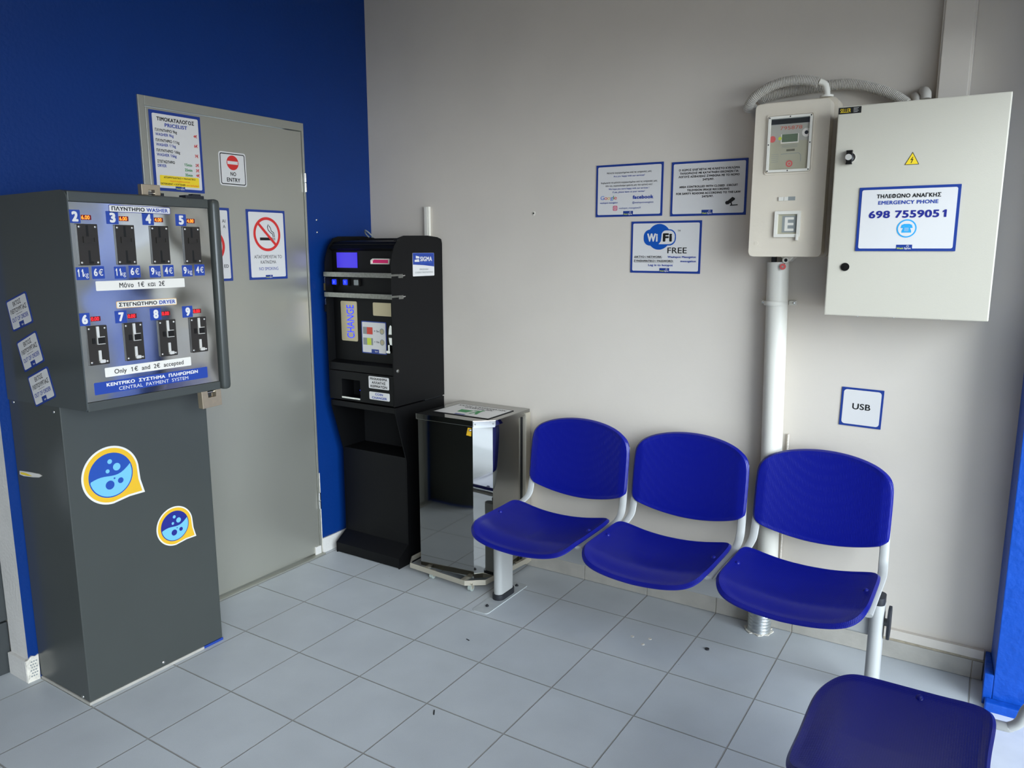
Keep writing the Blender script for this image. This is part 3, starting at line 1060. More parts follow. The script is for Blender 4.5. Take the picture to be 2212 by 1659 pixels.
# stickers on the left side plate
SP = BY(yl - 0.0005)
for i, (cx, cz, rt, lab) in enumerate(((0.1228, 1.4178, 16, 'topmost OUT OF ORDER sticker'), (0.1674, 1.2830, 20, 'middle OUT OF ORDER sticker'), (0.2175, 1.1652, 20, 'lowest OUT OF ORDER sticker'))):
    Fs = SP @ T3(cx, cz) @ RZ(rt)
    o = part('out_of_order_sticker', pr(rr_pts(0, 0, 0.152, 0.109, 0.008), 0, 0.001), 'sign_blue', k, Fs, label=lab)
    l = LB()
    l.f(rr_pts(0, 0.0, 0.138, 0.097, 0.006), 'sign_white')
    l.t('ΕΚΤΟΣ', 0, 0.033, 0.015, 0.058, 'ink_black', 0.01, z=0.0003)
    l.t('ΛΕΙΤΟΥΡΓΙΑΣ', 0, 0.010, 0.015, 0.118, 'ink_black', 0.01, z=0.0003)
    l.line([(-0.022, -0.004), (0.022, -0.004)], 0.0012, 'ink_black', 0.0003)
    l.t('OUT OF ORDER', 0, -0.019, 0.0145, 0.118, 'ink_blue', 0.01, z=0.0003)
    l.f(rr_pts(0, -0.042, 0.034, 0.020, 0), 'sign_blue', 0.0003)
    l.t('Spot', 0.005, -0.044, 0.006, 0.014, 'sign_white', 0.03, z=0.0006)
    l.build('lettering', o, Fs, 0.0013)
# slot torn in the pedestal side, screws
o = part('side_slot', pr([(-0.008, 0.818), (0.02, 0.8165), (0.09, 0.823), (0.13, 0.829), (0.15, 0.838), (0.13, 0.842), (0.06, 0.838), (-0.006, 0.832)], 0, 0.003), 'cream', k, BY(-1.6645), label='pale slit with a yellow sticker inside')
l = LB(); l.f([(0.0, 0.821), (0.05, 0.822), (0.085, 0.827), (0.04, 0.831), (0.0, 0.828)], 'ink_yellow'); l.build('slot_sticker', o, BY(-1.6645), 0.0034)
for (cx, cz) in ((0.0, 1.088), (0.272, 1.083), (0.267, 0.02)):
    screw_at(k, BY(-1.664), cx, cz, 0.006)
screw_at(k, PX(KF), -1.371, 0.028, 0.007)

def bubble_sticker(cy, cz, R, dark, label, rot=0):
    F2 = PX(KF) @ T3(cy, cz) @ RZ(rot)
    def drop(r, tip):
        pts = []
        for q in range(0, 49):
            a = math.radians(4 + 262 * q / 48)
            pts.append((r * math.cos(a), r * math.sin(a)))
        t = Vector((r * math.cos(math.radians(-42)), r * math.sin(math.radians(-42)))) * tip
        a1 = Vector(pts[-1]); a0 = Vector(pts[0])
        mid1 = a1 * 0.5 + t * 0.5 + Vector((0.02, 0.045)) * r
        mid0 = a0 * 0.5 + t * 0.5 + Vector((-0.045, -0.02)) * r
        pts += [tuple(mid1), tuple(t), tuple(mid0)]
        return pts
    o = part('bubble_sticker', pr(drop(R, 1.46), 0, 0.0006), 'cream', k, F2, label=label)
    l = LB()
    l.f(drop(R * 0.93, 1.44), 'sticker_yellow')
    rb = R * 0.77
    l.f(circ(0, 0, rb, 48), dark, 0.0003)
    ri = rb * 0.95
    wav = []
    for q in range(13):
        t = q / 12
        x = -ri * 0.97 + t * ri * 1.94
        wav.append((x, ri * (0.10 * math.sin(t * PI * 2.0 + 0.2) * 0.9 + 0.04 - 0.10 + 0.34 * t ** 3 + 0.0)))
    lo = [(ri * math.cos(math.radians(a)), ri * math.sin(math.radians(a))) for a in range(10, -190, -8)]
    lo = [p for p in lo if p[1] < (wav[0][1] if p[0] < 0 else wav[-1][1])]
    l.f(wav + lo, 'sticker_cyan', 0.0006)
    for (x, y, r, kk) in ((0.03, 0.62, 0.105, 'sticker_cyan'), (0.30, 0.30, 0.17, 'sticker_cyan'), (-0.13, 0.22, 0.09, 'sticker_cyan'), (-0.12, -0.42, 0.20, dark), (0.38, -0.36, 0.13, dark), (0.12, -0.18, 0.04, dark)):
        l.f(circ(x * rb, y * rb, r * rb, 20), kk, 0.0009)
    l.build('drum_emblem', o, F2, 0.0009)
bubble_sticker(-1.510, 0.827, 0.1065, 'sticker_blue', 'larger round washing drum sticker', 4)
bubble_sticker(-1.277, 0.562, 0.078, 'sticker_navy', 'smaller round washing drum sticker', 4)
# hasps on the cabinet
part('hasp', bx(0.40, 0.425, -1.31, -1.29, zt - 0.01, zt + 0.012), 'rubber', k)
bm = nb(); box(bm, 0.43, 0.47, -1.235, -1.16, zt - 0.004, zt + 0.008); box(bm, 0.435, 0.46, -1.20, -1.165, zt + 0.006, zt + 0.014)
part('hinge_tab', bm, 'rubber', k, bevel=0.002)
bm = nb(); box(bm, 0.455, 0.463, -1.200, -1.180, 1.055, 1.11)
part('hasp', bm, 'rubber', k)

def padlock(label, F, w, h, d, nw, nd, up=1):
    t = thing('padlock', label, 'padlock', F, 'U-shaped padlocks on the payment kiosk')
    pts = [(-w / 2, -h / 2), (w / 2, -h / 2), (w / 2, h / 2), (nw / 2 + 0.002, h / 2), (nw / 2 + 0.002, h / 2 - nd), (-nw / 2 + 0.002, h / 2 - nd), (-nw / 2 + 0.002, h / 2), (-w / 2, h / 2)]
    if up < 0:
        pts = [(x, -y) for x, y in reversed(pts)]
    part('body', pr(pts, -d / 2, d / 2), 'lock_metal', t, F, bevel=0.0015)
    b = nb(); yy = up * (h / 2 - nd * 0.35)
    cyl(b, (-w / 2 + 0.004, yy, 0), (w / 2 - 0.004, yy, 0), 0.0045, 12)
    part('shackle', b, 'chrome', t, F, smooth=True)
    b = nb(); cyl(b, (w / 2 - 0.001, h / 2 - 0.008 if up > 0 else -h / 2 + 0.008, 0), (w / 2 + 0.005, h / 2 - 0.008 if up > 0 else -h / 2 + 0.008, 0), 0.0055, 14)
    part('key_cylinder', b, 'brass', t, F, smooth=True)
    return t
padlock('brass-toned U-shaped padlock hanging below the payment kiosk upper box', PX(0.475) @ T3(-1.198, 1.076) @ RZ(2), 0.084, 0.066, 0.026, 0.036, 0.030, 1)
padlock('brass-toned U-shaped padlock standing on the payment kiosk upper box', PX(0.435) @ T3(-1.352, zt + 0.019), 0.070, 0.036, 0.022, 0.026, 0.020, -1)

# ---------------------------------------------------------------- coin changer
c = thing('coin_changer', 'black freestanding coin change machine with blue lit CHANGE plate in the corner', 'change machine', (0.243, 0.06, 0))
CX0, CX1 = 0.022, 0.468
low = [(-0.145, 0.0), (-0.145, 0.055), (-0.068, 0.108), (-0.066, 0.56), (-0.140, 0.815), (-0.140, 0.848), (0.255, 0.848), (0.255, 0.0)]
up = [(-0.146, 0.855), (-0.148, 1.56), (-0.138, 1.60), (-0.118, 1.645), (-0.085, 1.683), (-0.045, 1.694), (0.14, 1.697), (0.22, 1.690), (0.252, 1.68), (0.258, 1.66), (0.258, 0.855)]
def sweep_x(prof, xa, xb):
    bm = nb()
    a = [bm.verts.new((xa, p[0], p[1])) for p in prof]
    b = [bm.verts.new((xb, p[0], p[1])) for p in prof]
    n = len(prof)
    bm.faces.new(list(reversed(a))); bm.faces.new(b)
    for i in range(n):
        j = (i + 1) % n
        bm.faces.new((a[i], a[j], b[j], b[i]))
    return bm
for xa in (CX0, CX1 - 0.006):
    part('side_panel', sweep_x(up, xa, xa + 0.006), 'black', c)
    part('lower_side_panel', sweep_x(low, xa, xa + 0.006), 'black', c)
ix0, ix1 = CX0 + 0.006, CX1 - 0.006
part('back_panel', bx(ix0, ix1, 0.10, 0.25, 0.0, 1.685), 'black_flat', c)
part('top_panel', sweep_x([(-0.12, 1.632), (-0.085, 1.665), (-0.04, 1.672), (0.10, 1.675), (0.10, 1.665), (-0.04, 1.655), (-0.08, 1.645), (-0.10, 1.62)], ix0, ix1), 'black', c)
part('front_panel', bx(ix0, ix1, -0.100, 0.10, 1.06, 1.655), 'black', c, bevel=0.002)
part('coin_shelf', sweep_x([(-0.100, 1.062), (-0.142, 1.050), (-0.144, 1.012), (-0.10, 1.012)], ix0, ix1), 'black', c)
bm = nb()
box(bm, ix0, 0.112, -0.147, -0.05, 0.858, 1.008)
box(bm, 0.240, ix1, -0.147, -0.05, 0.858, 1.008)
box(bm, 0.112, 0.240, -0.147, -0.05, 0.968, 1.008)
box(bm, 0.112, 0.240, -0.147, -0.05, 0.858, 0.872)
part('tray_panel', bm, 'black', c)
part('coin_tray', bx(0.112, 0.240, -0.06, 0.02, 0.872, 0.968), 'black_flat', c)
part('tray_lip', bx(0.112, 0.240, -0.150, -0.140, 0.868, 0.876), 'screw_steel', c, label='bright metal lip of the coin tray')
part('tray_light', bx(0.19, 0.238, -0.1, -0.09, 0.905, 0.908), 'led_blue', c, label='blue light strip in the tray')
part('pedestal_lip', bx(ix0, ix1, -0.139, 0.10, 0.818, 0.847), 'black', c, bevel=0.002)
part('pedestal_front', bx(ix0, ix1, -0.066, 0.10, 0.104, 0.575), 'black', c, bevel=0.003)
part('pedestal_foot', sweep_x([(-0.143, 0.004), (-0.143, 0.055), (-0.066, 0.108), (0.10, 0.108), (0.10, 0.004)], ix0, ix1), 'black', c)
FC = BY(-0.1005)
dd = plate('display', c, FC, 0.136, 1.574, 0.141, 0.077, 0.001, 0.003, 'screen_violet', label='violet lit blank display')
o = part('note_slot', (lambda b: (ring(b, [(0.305, 1.556), (0.428, 1.556), (0.428, 1.583), (0.318, 1.583), (0.305, 1.574)], [(0.312, 1.561), (0.421, 1.561), (0.421, 1.578), (0.322, 1.578), (0.312, 1.571)], 0, 0.012), b)[1])(nb()), 'white_plastic', c, FC, label='white banknote slot lit pink')
part('slot_light', pr([(0.312, 1.561), (0.421, 1.561), (0.421, 1.578), (0.322, 1.578), (0.312, 1.571)], 0.0, 0.003), 'led_pink', o, FC)
for i, (x, s) in enumerate(((0.052, '2'), (0.130, '1'), (0.205, ''))):
    b = part('button', pr(rr_pts(x + 0.001, 1.463, 0.036, 0.036, 0.006), 0, 0.012), 'black_plastic', c, FC)
    part('button_cap', pr(rr_pts(x + 0.001, 1.463, 0.026, 0.026, 0.003), 0.012, 0.017), 'led_blue' if i < 2 else 'ink_grey', b, FC, label='blue lit cap' if i < 2 else 'unlit grey cap')
    if s:
        l = LB(); l.t(s, x + 0.001, 1.463, 0.013, None, 'sign_white', 0.02); l.build('lettering', b, FC, 0.0173)
o = plate('change_plate', c, FC, 0.137, 1.264, 0.113, 0.205, 0.008, 0.002, 'plate_beige', label='beige metal plate with cut-out blue lit letters')
l = LB(); l.t('CHANGE', 0.146, 1.262, 0.050, 0.170, 'led_blue', 0.0, rot=90); l.build('lettering', o, FC, 0.0024)
plate('blank_plate', c, FC, 0.365, 1.333, 0.124, 0.066, 0.006, 0.002, 'plate_beige')
o = part('rate_sticker', pr(rr_pts(0.303, 1.188, 0.167, 0.164, 0.006), 0, 0.001), 'sign_blue', c, FC, label='blue-edged coin exchange sticker')
l = LB()
l.f(rr_pts(0.303, 1.188, 0.157, 0.154, 0.004), 'sign_white')
for (z, kk, k2, tx) in ((1.222, 'g_red', 'ink_grey', '= 5x'), (1.167, 'ink_lime', 'ink_grey', '= 10x')):
    l.f(rr_pts(0.263, z, 0.066, 0.036, 0), 'ink_grey', 0.0002)
    l.f(rr_pts(0.272, z, 0.030, 0.036, 0), kk, 0.0004)
    l.f(rr_pts(0.290, z, 0.010, 0.036, 0), k2 if kk != 'g_red' else 'g_red', 0.0005)
    l.t(tx, 0.322, z, 0.0095, 0.034, 'ink_black', 0.01, z=0.0005)
    l.f(circ(0.358, z, 0.0155, 20), 'ink_grey', 0.0004)
    l.f(circ(0.358, z, 0.011, 20), 'plate_beige', 0.0006)
l.f(rr_pts(0.310, 1.120, 0.050, 0.018, 0), 'sign_blue', 0.0004)
l.t('Spot', 0.318, 1.119, 0.007, 0.020, 'sign_white', 0.02, z=0.0007)
l.build('printing', o, FC, 0.0012)
b = nb(); prism(b, circ(0.418, 1.205, 0.014, 24, 0.052), 0, 0.004); part('coin_plate', b, 'chrome', c, FC)
b = nb(); box(b, 0.408, 1.0 * 0.430, 1.195, 1.210, 0.004, 0.010); part('coin_slot', b, 'black_plastic', c, FC)
b = nb(); prism(b, rr_pts(0.418, 1.145, 0.010, 0.03, 0.002, 3), 0.004, 0.02); prism(b, rr_pts(0.416, 1.125, 0.026, 0.012, 0.004, 3), 0.004, 0.024); part('return_lever', b, 'chrome', c, FC)
for z in (1.503, 1.400):
    bar = part('security_bar', bx(CX0 - 0.004, CX1 + 0.004, -0.154, -0.149, z - 0.012, z + 0.012), 'steel_bar', c, bevel=0.001)
    b = nb(); box(b, CX1, CX1 + 0.006, -0.10, -0.066, z - 0.013, z + 0.006); box(b, CX1, CX1 + 0.004, -0.15, -0.1, z - 0.004, z + 0.006)
    part('hasp', b, 'steel_bar', bar, bevel=0.001)
    b = nb(); cyl(b, (CX1 + 0.004, -0.07, z - 0.003), (CX1 + 0.004, -0.052, z - 0.001), 0.004, 10); part('bolt', b, 'chrome', bar, smooth=True)
lock_lbl = {1.47: 'upper small brass padlock on the left edge of the black coin changer', 1.36: 'lower small brass padlock on the left edge of the black coin changer'}
for z, kk in ((1.47, 'brass'), (1.36, 'black_plastic')):
    t = thing('small_padlock', lock_lbl[z] if kk == 'brass' else 'small black padlock with a steel shackle on the left edge of the coin changer', 'padlock', (CX0 - 0.014, -0.13, z - 0.05), 'small padlocks on the coin changer')
    b = nb(); box(b, CX0 - 0.024, CX0 - 0.004, -0.137, -0.125, z - 0.052, z - 0.014); part('body', b, kk, t, bevel=0.002)
    b = nb(); tube(b, smooth_path([(CX0 - 0.020, -0.131, z - 0.015), (CX0 - 0.020, -0.131, z + 0.008), (CX0 - 0.014, -0.131, z + 0.018), (CX0 - 0.008, -0.131, z + 0.008), (CX0 - 0.008, -0.131, z - 0.015)], 5), 0.0028, 8); part('shackle', b, 'chrome', t, smooth=True)
o = part('label', pr(rr_pts(0.368, 0.968, 0.135, 0.062, 0.006), 0, 0.001), 'sign_white', c, BY(-0.147))
l = LB(); l.t('ΜΗΧΑΝΗΜΑ', 0.368, 0.987, 0.0125, 0.115, 'ink_black', 0.03).t('ΑΛΛΑΓΗΣ', 0.368, 0.968, 0.0125, 0.092, 'ink_black', 0.03).t('ΚΕΡΜΑΤΩΝ', 0.368, 0.949, 0.0125, 0.110, 'ink_black', 0.03); l.build('lettering', o, BY(-0.147), 0.0013)
o = part('label', pr(rr_pts(0.370, 0.900, 0.135, 0.040, 0.006), 0, 0.001), 'sign_white', c, BY(-0.147))
l = LB(); l.t('COIN', 0.368, 0.909, 0.0115, 0.052, 'ink_blue', 0.03).t('CHANGER', 0.370, 0.891, 0.0115, 0.100, 'ink_blue', 0.03); l.build('lettering', o, BY(-0.147), 0.0013)
FS = PX(CX1)
o = part('security_sticker', pr(rr_pts(0.102, 1.5525, 0.172, 0.116, 0.004), 0, 0.001), 'sign_white', c, FS, label='blue and white security company sticker')
l = LB()
l.f([(0.017, 1.553), (0.10, 1.549), (0.187, 1.541), (0.187, 1.610), (0.017, 1.610)], 'label_blue')
l.t('SIGMA', 0.122, 1.580, 0.023, 0.096, 'sign_white', 0.03, z=0.0003)
l.t('SECURITY FIRST', 0.122, 1.561, 0.0055, 0.096, 'g_blue', 0.0, z=0.0003)
l.f([(0.040, 1.583), (0.068, 1.583), (0.068, 1.592), (0.040, 1.597)], 'sign_white', 0.0003)
l.f([(0.030, 1.566), (0.068, 1.566), (0.064, 1.580), (0.030, 1.576)], 'sign_white', 0.0003)
l.t('ΠΡΟΣΟΧΗ!', 0.103, 1.528, 0.008, 0.070, 'ink_grey', 0.02, z=0.0003)
l.t('Ο ΧΩΡΟΣ ΠΡΟΣΤΑΤΕΥΕΤΑΙ', 0.103, 1.513, 0.008, 0.140, 'ink_grey', 0.01, z=0.0003)
l.build('lettering', o, FS, 0.0013)
b = nb(); dome(b, -0.117, 1.033, 0.010, 0, 0.005); part('side_bolt', b, 'steel_bar', c, FS, smooth=True)
b = nb(); box(b, CX1 - 0.02, CX1 + 0.001, -0.098, -0.080, 1.668, 1.676); part('latch', b, 'slot_dark', c)
# white cable coil peeping out behind the changer
b = nb(); tube(b, smooth_path([(0.040, 0.17, 1.692), (0.034, 0.15, 1.712), (0.050, 0.13, 1.728), (0.075, 0.13, 1.716), (0.088, 0.15, 1.692)], 6), 0.004, 8)
o = recentre(part('cable', b, 'ink_grey', smooth=True))
single(o, 'short pale grey cable loop peeping over the top left corner of the coin changer', 'cable')
o = part('cable_duct', (lambda b: (box(b, 0.356, 0.386, 0.252, WY, 1.64, 1.848), box(b, 0.362, 0.378, 0.250, 0.252, 1.64, 1.846), b)[2])(nb()), 'white_plastic')
recentre(single(o, 'narrow white cable duct rising on the grey wall behind the coin changer', 'cable duct'))

# ---------------------------------------------------------------- steel waste bin
w = thing('waste_bin', 'mirror polished stainless steel waste bin on casters between coin changer and seats', 'waste bin', (0.80, 0.08, 0))
FL, FM, FR, BR, BL = (0.598, -0.126), (0.920, -0.117), (0.990, -0.052), (0.990, 0.200), (0.598, 0.200)
def prz(pts, z0, z1, bv=0):
    bm = nb(); prism(bm, pts, z0, z1)
    return bm
part('body', prz([FL, FM, FR, BR, BL], 0.050, 0.806), 'bin_steel', w)
part('side_recess', bx(0.965, 0.992, 0.200, 0.216, 0.05, 0.80), 'black_flat', w)
part('rear_post', bx(0.955, 1.012, 0.216, 0.258, 0.02, 0.822), 'bin_edge', w, bevel=0.002)
part('rear_panel', bx(0.58, 0.955, 0.200, 0.250, 0.05, 0.81), 'bin_edge', w)
lid = [(0.590, -0.132), (0.926, -0.124), (1.006, -0.050), (1.006, 0.262), (0.590, 0.262)]
part('lid', prz(lid, 0.808, 0.836), 'bin_steel', w, bevel=0.002)
# chamfer bracket on the lid corner
d = Vector((FR[0] - FM[0], FR[1] - FM[1], 0)).normalized()
p0 = Vector((0.926, -0.124, 0)); p1 = Vector((1.006, -0.050, 0))
nrm = Vector((d.y, -d.x, 0))
Fb = Matrix(((d.x, 0, nrm.x, 0), (d.y, 0, nrm.y, 0), (0, 1, 0, 0), (0, 0, 0, 1)))
Fb.translation = p0 + nrm * 0.0005
o = part('corner_bracket', pr(rr_pts(0.0545, 0.818, 0.104, 0.030, 0.004), 0, 0.002), 'chrome', w, Fb)
for q in (0.011, 0.097):
    b = nb(); dome(b, q, 0.820, 0.004, 0.002, 0.002, 10, 2); part('screw', b, 'steel_bar', o, Fb, smooth=True)
# yellow tag and lock
b = nb(); prism(b, [(0.885, 0.762), (0.912, 0.760), (0.914, 0.800), (0.895, 0.800)], 0, 0.001)
Ft = BY(-0.1195)
part('lock_tag', b, 'sticker_yellow', w, Ft, label='yellow paper tag')
b = nb(); dome(b, 0.910, 0.790, 0.007, 0.001, 0.008); part('lock_knob', b, 'chrome', w, Ft, smooth=True)
# bumper ring
bump_out = [(0.497, -0.080), (0.545, -0.150), (0.905, -0.176), (0.988, -0.115), (1.022, 0.262), (0.497, 0.262)]
def inset(pts, t):
    cx = sum(p[0] for p in pts) / len(pts); cy = sum(p[1] for p in pts) / len(pts)
    out = []
    n = len(pts)
    for i in range(n):
        a, b2, c2 = Vector(pts[i - 1]), Vector(pts[i]), Vector(pts[(i + 1) % n])
        e1 = (b2 - a).normalized(); e2 = (c2 - b2).normalized()
        n1 = Vector((-e1.y, e1.x)); n2 = Vector((-e2.y, e2.x))
        m = (n1 + n2).normalized()
        out.append(tuple(b2 + m * t / max(0.3, m.dot(n1))))
    return out
bm = nb(); ring(bm, bump_out, inset(bump_out, 0.004), 0.030, 0.056)
part('bumper_rail', bm, 'bin_edge', w, bevel=0.0008, seg=1)
bm = nb()
for y in (0.0, 0.16):
    box(bm, 0.499, 0.60, y - 0.01, y + 0.01, 0.038, 0.050)
    box(bm, 0.985, 1.005, y - 0.01, y + 0.01, 0.038, 0.050)
for x in (0.64, 0.88):
    box(bm, x - 0.01, x + 0.01, -0.155, -0.08, 0.038, 0.050)
part('bumper_bracket', bm, 'bin_edge', w)
for (x, y) in ((0.678, -0.135), (0.925, -0.150), (0.62, 0.20), (0.95, 0.20)):
    b = nb(); cyl(b, (x - 0.009, y, 0.0165), (x + 0.009, y, 0.0165), 0.0165, 18); ww = part('caster', b, 'wheel', w, smooth=True)
    b = nb(); box(b, x - 0.012, x - 0.009, y - 0.008, y + 0.008, 0.012, 0.04); box(b, x + 0.009, x + 0.012, y - 0.008, y + 0.008, 0.012, 0.04); box(b, x - 0.012, x + 0.012, y - 0.01, y + 0.01, 0.036, 0.042)
    part('fork', b, 'bin_edge', ww)
# sign lying on the lid
Ftop = T3(0.800, 0.058, 0.8365)
o = part('lid_sign', pr(rr_pts(0, 0, 0.335, 0.228, 0.002, 2), 0, 0.002), 'ink_black', w, Ftop, label='white sign with a green litter figure')
l = LB()
l.f(rr_pts(0, 0, 0.323, 0.216, 0.001, 2), 'sign_white')
l.t('ΚΑΔΟΣ ΑΠΟΡΡΙΜΜΑΤΩΝ', 0.0, 0.080, 0.022, 0.285, 'ink_black', 0.02, z=0.0003)
l.t('GARBAGE BIN', 0.0, 0.050, 0.022, 0.165, 'ink_black', 0.02, z=0.0003)
l.f([(-0.060, -0.055), (-0.005, -0.055), (0.006, 0.000), (-0.070, 0.000)], 'ink_green', 0.0003)
l.f([(0.015, -0.065), (0.028, -0.065), (0.036, -0.03), (0.052, -0.065), (0.066, -0.065), (0.052, -0.01), (0.052, 0.012), (0.012, 0.012), (0.0, 0.004), (0.012, -0.004), (0.030, -0.002)], 'ink_green', 0.0003)
l.f(circ(0.044, 0.024, 0.010, 16), 'ink_green', 0.0003)
l.f(rr_pts(-0.01, -0.098, 0.06, 0.018, 0), 'sign_blue', 0.0003)
l.build('lettering', o, Ftop, 0.0023)

# ---------------------------------------------------------------- notices on the grey wall
GW = WY - 0.0005
def review(l):
    l.t('Μείνατε ευχαριστημένοι από τις υπηρεσίες μας;', 0.0, 0.078, 0.0072, 0.215, 'ink_black', 0.01)
    l.t('Are you happy with our services?', 0.0, 0.063, 0.0072, 0.150, 'ink_blue', 0.01)
    l.t('Ευχόμαστε να μείνατε ευχαριστημένοι από τις υπηρεσίες μας.', 0.0, 0.036, 0.0072, 0.272, 'ink_black', 0.01)
    l.t('Εάν ναι, παρακαλούμε γράψτε μας την κριτική σας!', 0.0, 0.022, 0.0072, 0.225, 'ink_black', 0.01)
    l.t('We hope you were happy with our services !', 0.0, 0.008, 0.0072, 0.195, 'ink_blue', 0.01)
    l.t('If yes, please leave us your review!', 0.0, -0.006, 0.0072, 0.155, 'ink_blue', 0.01)
    x = -0.137
    for ch, kk, ww in (('G', 'g_blue', 0.0185), ('o', 'g_red', 0.0135), ('o', 'g_yellow', 0.0135), ('g', 'g_blue', 0.013), ('l', 'g_green', 0.003), ('e', 'g_red', 0.0135)):
        l.t(ch, x, -0.030, 0.0165, ww, kk, 0.0, 'L'); x += ww + 0.0012
    l.t('washspot mesogeion', -0.095, -0.052, 0.0072, 0.088, 'ink_blue', 0.01)
    l.t('facebook', 0.070, -0.031, 0.0155, 0.098, 'ink_blue', 0.035)
    l.t('@washspotmesogeion', 0.070, -0.054, 0.0078, 0.100, 'ink_blue', 0.0)
    l.f(rr_pts(-0.063, -0.077, 0.021, 0.021, 0.005), 'insta')
    l.ringf(rr_pts(-0.063, -0.077, 0.015, 0.015, 0.004), rr_pts(-0.063, -0.077, 0.012, 0.012, 0.003), 'sign_white', 0.0003)
    l.ringf(circ(-0.063, -0.077, 0.0042, 20), circ(-0.063, -0.077, 0.0027, 20), 'sign_white', 0.0003)
    l.t('washspot_mesogeion31', 0.008, -0.077, 0.0075, 0.105, 'ink_blue', 0.0)
notice('review_notice', 'blue-edged review notice with the words Google and facebook, leftmost on the grey wall', 'sign', BY(GW) @ T3(1.513, 1.888), 0.322, 0.229, 0.009, review, logo=(0.048, 0.020))
def cctv(l):
    for s, y, w_ in (('Ο ΧΩΡΟΣ ΕΛΕΓΧΕΤΑΙ ΜΕ ΚΛΕΙΣΤΟ ΚΥΚΛΩΜΑ', 0.078, 0.262), ('ΤΗΛΕΟΡΑΣΗΣ ΜΕ ΚΑΤΑΓΡΑΦΗ ΕΙΚΟΝΩΝ ΓΙΑ', 0.064, 0.252), ('ΛΟΓΟΥΣ ΑΣΦΑΛΕΙΑΣ ΣΥΜΦΩΝΑ ΜΕ ΤΟ ΝΟΜΟ', 0.050, 0.262), ('2472/97.', 0.036, 0.050),
                     ('AREA CONTROLLED WITH CLOSED  CIRCUIT', 0.008, 0.252), ('TELEVISION IMAGE RECORDING', -0.006, 0.182), ('FOR SAFETY REASONS ACCORDING TO THE LAW', -0.020, 0.278), ('2472/97.', -0.034, 0.050)):
        l.t(s, 0, y, 0.0085, w_, 'ink_black', 0.035)
    l.f([(0.078, -0.062), (0.106, -0.040), (0.117, -0.046), (0.116, -0.052), (0.090, -0.070), (0.080, -0.068)], 'ink_black')
    l.f(circ(0.084, -0.063, 0.0075, 16), 'ink_black', 0.0001)
    l.line([(0.100, -0.058), (0.104, -0.074)], 0.005, 'ink_black')
    l.line([(0.098, -0.074), (0.128, -0.073)], 0.004, 'ink_black')
notice('camera_notice', 'blue-edged closed circuit television notice with a camera symbol beside the meter box', 'sign', BY(GW) @ T3(1.875, 1.883), 0.327, 0.227, 0.009, cctv, logo=(0.048, 0.020))
def wifi(l):
    cx, cy = -0.026, 0.042
    l.f(circ(cx - 0.003, cy + 0.003, 0.054, 40, 0.056), 'wifi_blue', 0.0)
    l.f(rr_pts(cx, cy, 0.150, 0.070, 0.030, 8), 'wifi_blue', 0.0002)
    l.f([(cx - 0.004, cy - 0.029), (cx + 0.006, cy - 0.016), (cx + 0.008, cy)] + [(cx + 0.008 + 0.02 * (1 - math.cos(math.radians(a))), cy + 0.010 + 0.020 * math.sin(math.radians(a))) for a in (20, 45, 70, 90)] + [(cx + 0.045, cy + 0.030)] + [(cx + 0.045 + 0.025 * math.sin(math.radians(a)), cy + 0.005 + 0.025 * math.cos(math.radians(a))) for a in (20, 45, 70, 90)] + [(cx + 0.07 - 0.025 * (1 - math.cos(math.radians(a))), cy - 0.004 - 0.025 * math.sin(math.radians(a))) for a in (20, 45, 70, 90)], 'sign_white', 0.0004)
    l.t('Wi', cx - 0.034, cy, 0.036, 0.050, 'sign_white', 0.045, z=0.0006)
    l.t('Fi', cx + 0.036, cy, 0.036, 0.042, 'ink_black', 0.045, z=0.0006)
    l.t('TM', 0.062, 0.070, 0.0075, 0.013, 'ink_black', 0.0)
    l.t('FREE', 0.056, -0.014, 0.025, 0.088, 'ink_black', 0.01)
    l.t('ΔΙΚΤΥΟ / NETWORK:', -0.078, -0.042, 0.0088, 0.132, 'ink_black', 0.02)
    l.t('Washspot Mesogeion', 0.078, -0.042, 0.0088, 0.128, 'ink_blue', 0.03)
    l.t('ΣΥΝΘΗΜΑΤΙΚΟ / PASSWORD:', -0.052, -0.060, 0.0088, 0.186, 'ink_black', 0.02)
    l.t('mesogeion', 0.108, -0.060, 0.0088, 0.070, 'ink_blue', 0.03)
    l.line([(-0.144, -0.0485), (-0.012, -0.0485)], 0.0008, 'ink_black')
    l.line([(-0.144, -0.0665), (0.042, -0.0665)], 0.0008, 'ink_black')
    l.t('Log in to hotspot', -0.018, -0.078, 0.0088, 0.115, 'ink_blue', 0.03)
notice('wifi_notice', 'blue-edged free WiFi notice mounted below the other two wall notices', 'sign', BY(GW) @ T3(1.693, 1.6375), 0.324, 0.226, 0.009, wifi, logo=(0.046, 0.018))
notice('usb_sign', 'small square blue-edged sign reading USB above the rightmost seat', 'sign', BY(GW) @ T3(2.534, 1.010) @ RZ(-1.0), 0.153, 0.155, 0.008, lambda l: l.t('USB', 0, 0.004, 0.024, 0.066, 'ink_black', 0.015), r=0.012, logo=None)

# wall plug hole and small patches
o = part('wall_plug', (lambda b: (dome(b, 1.018, 1.799, 0.011, 0, 0.002), b)[1])(nb()), 'torn_plaster', None, BY(WY), smooth=True)
recentre(single(o, 'small plugged drill hole in the middle of the bare grey wall', 'wall plug'))
l = LB(); l.f(circ(1.018, 1.799, 0.004, 10), 'slot_dark'); l.build('plug_hole', o, BY(WY), 0.0024)

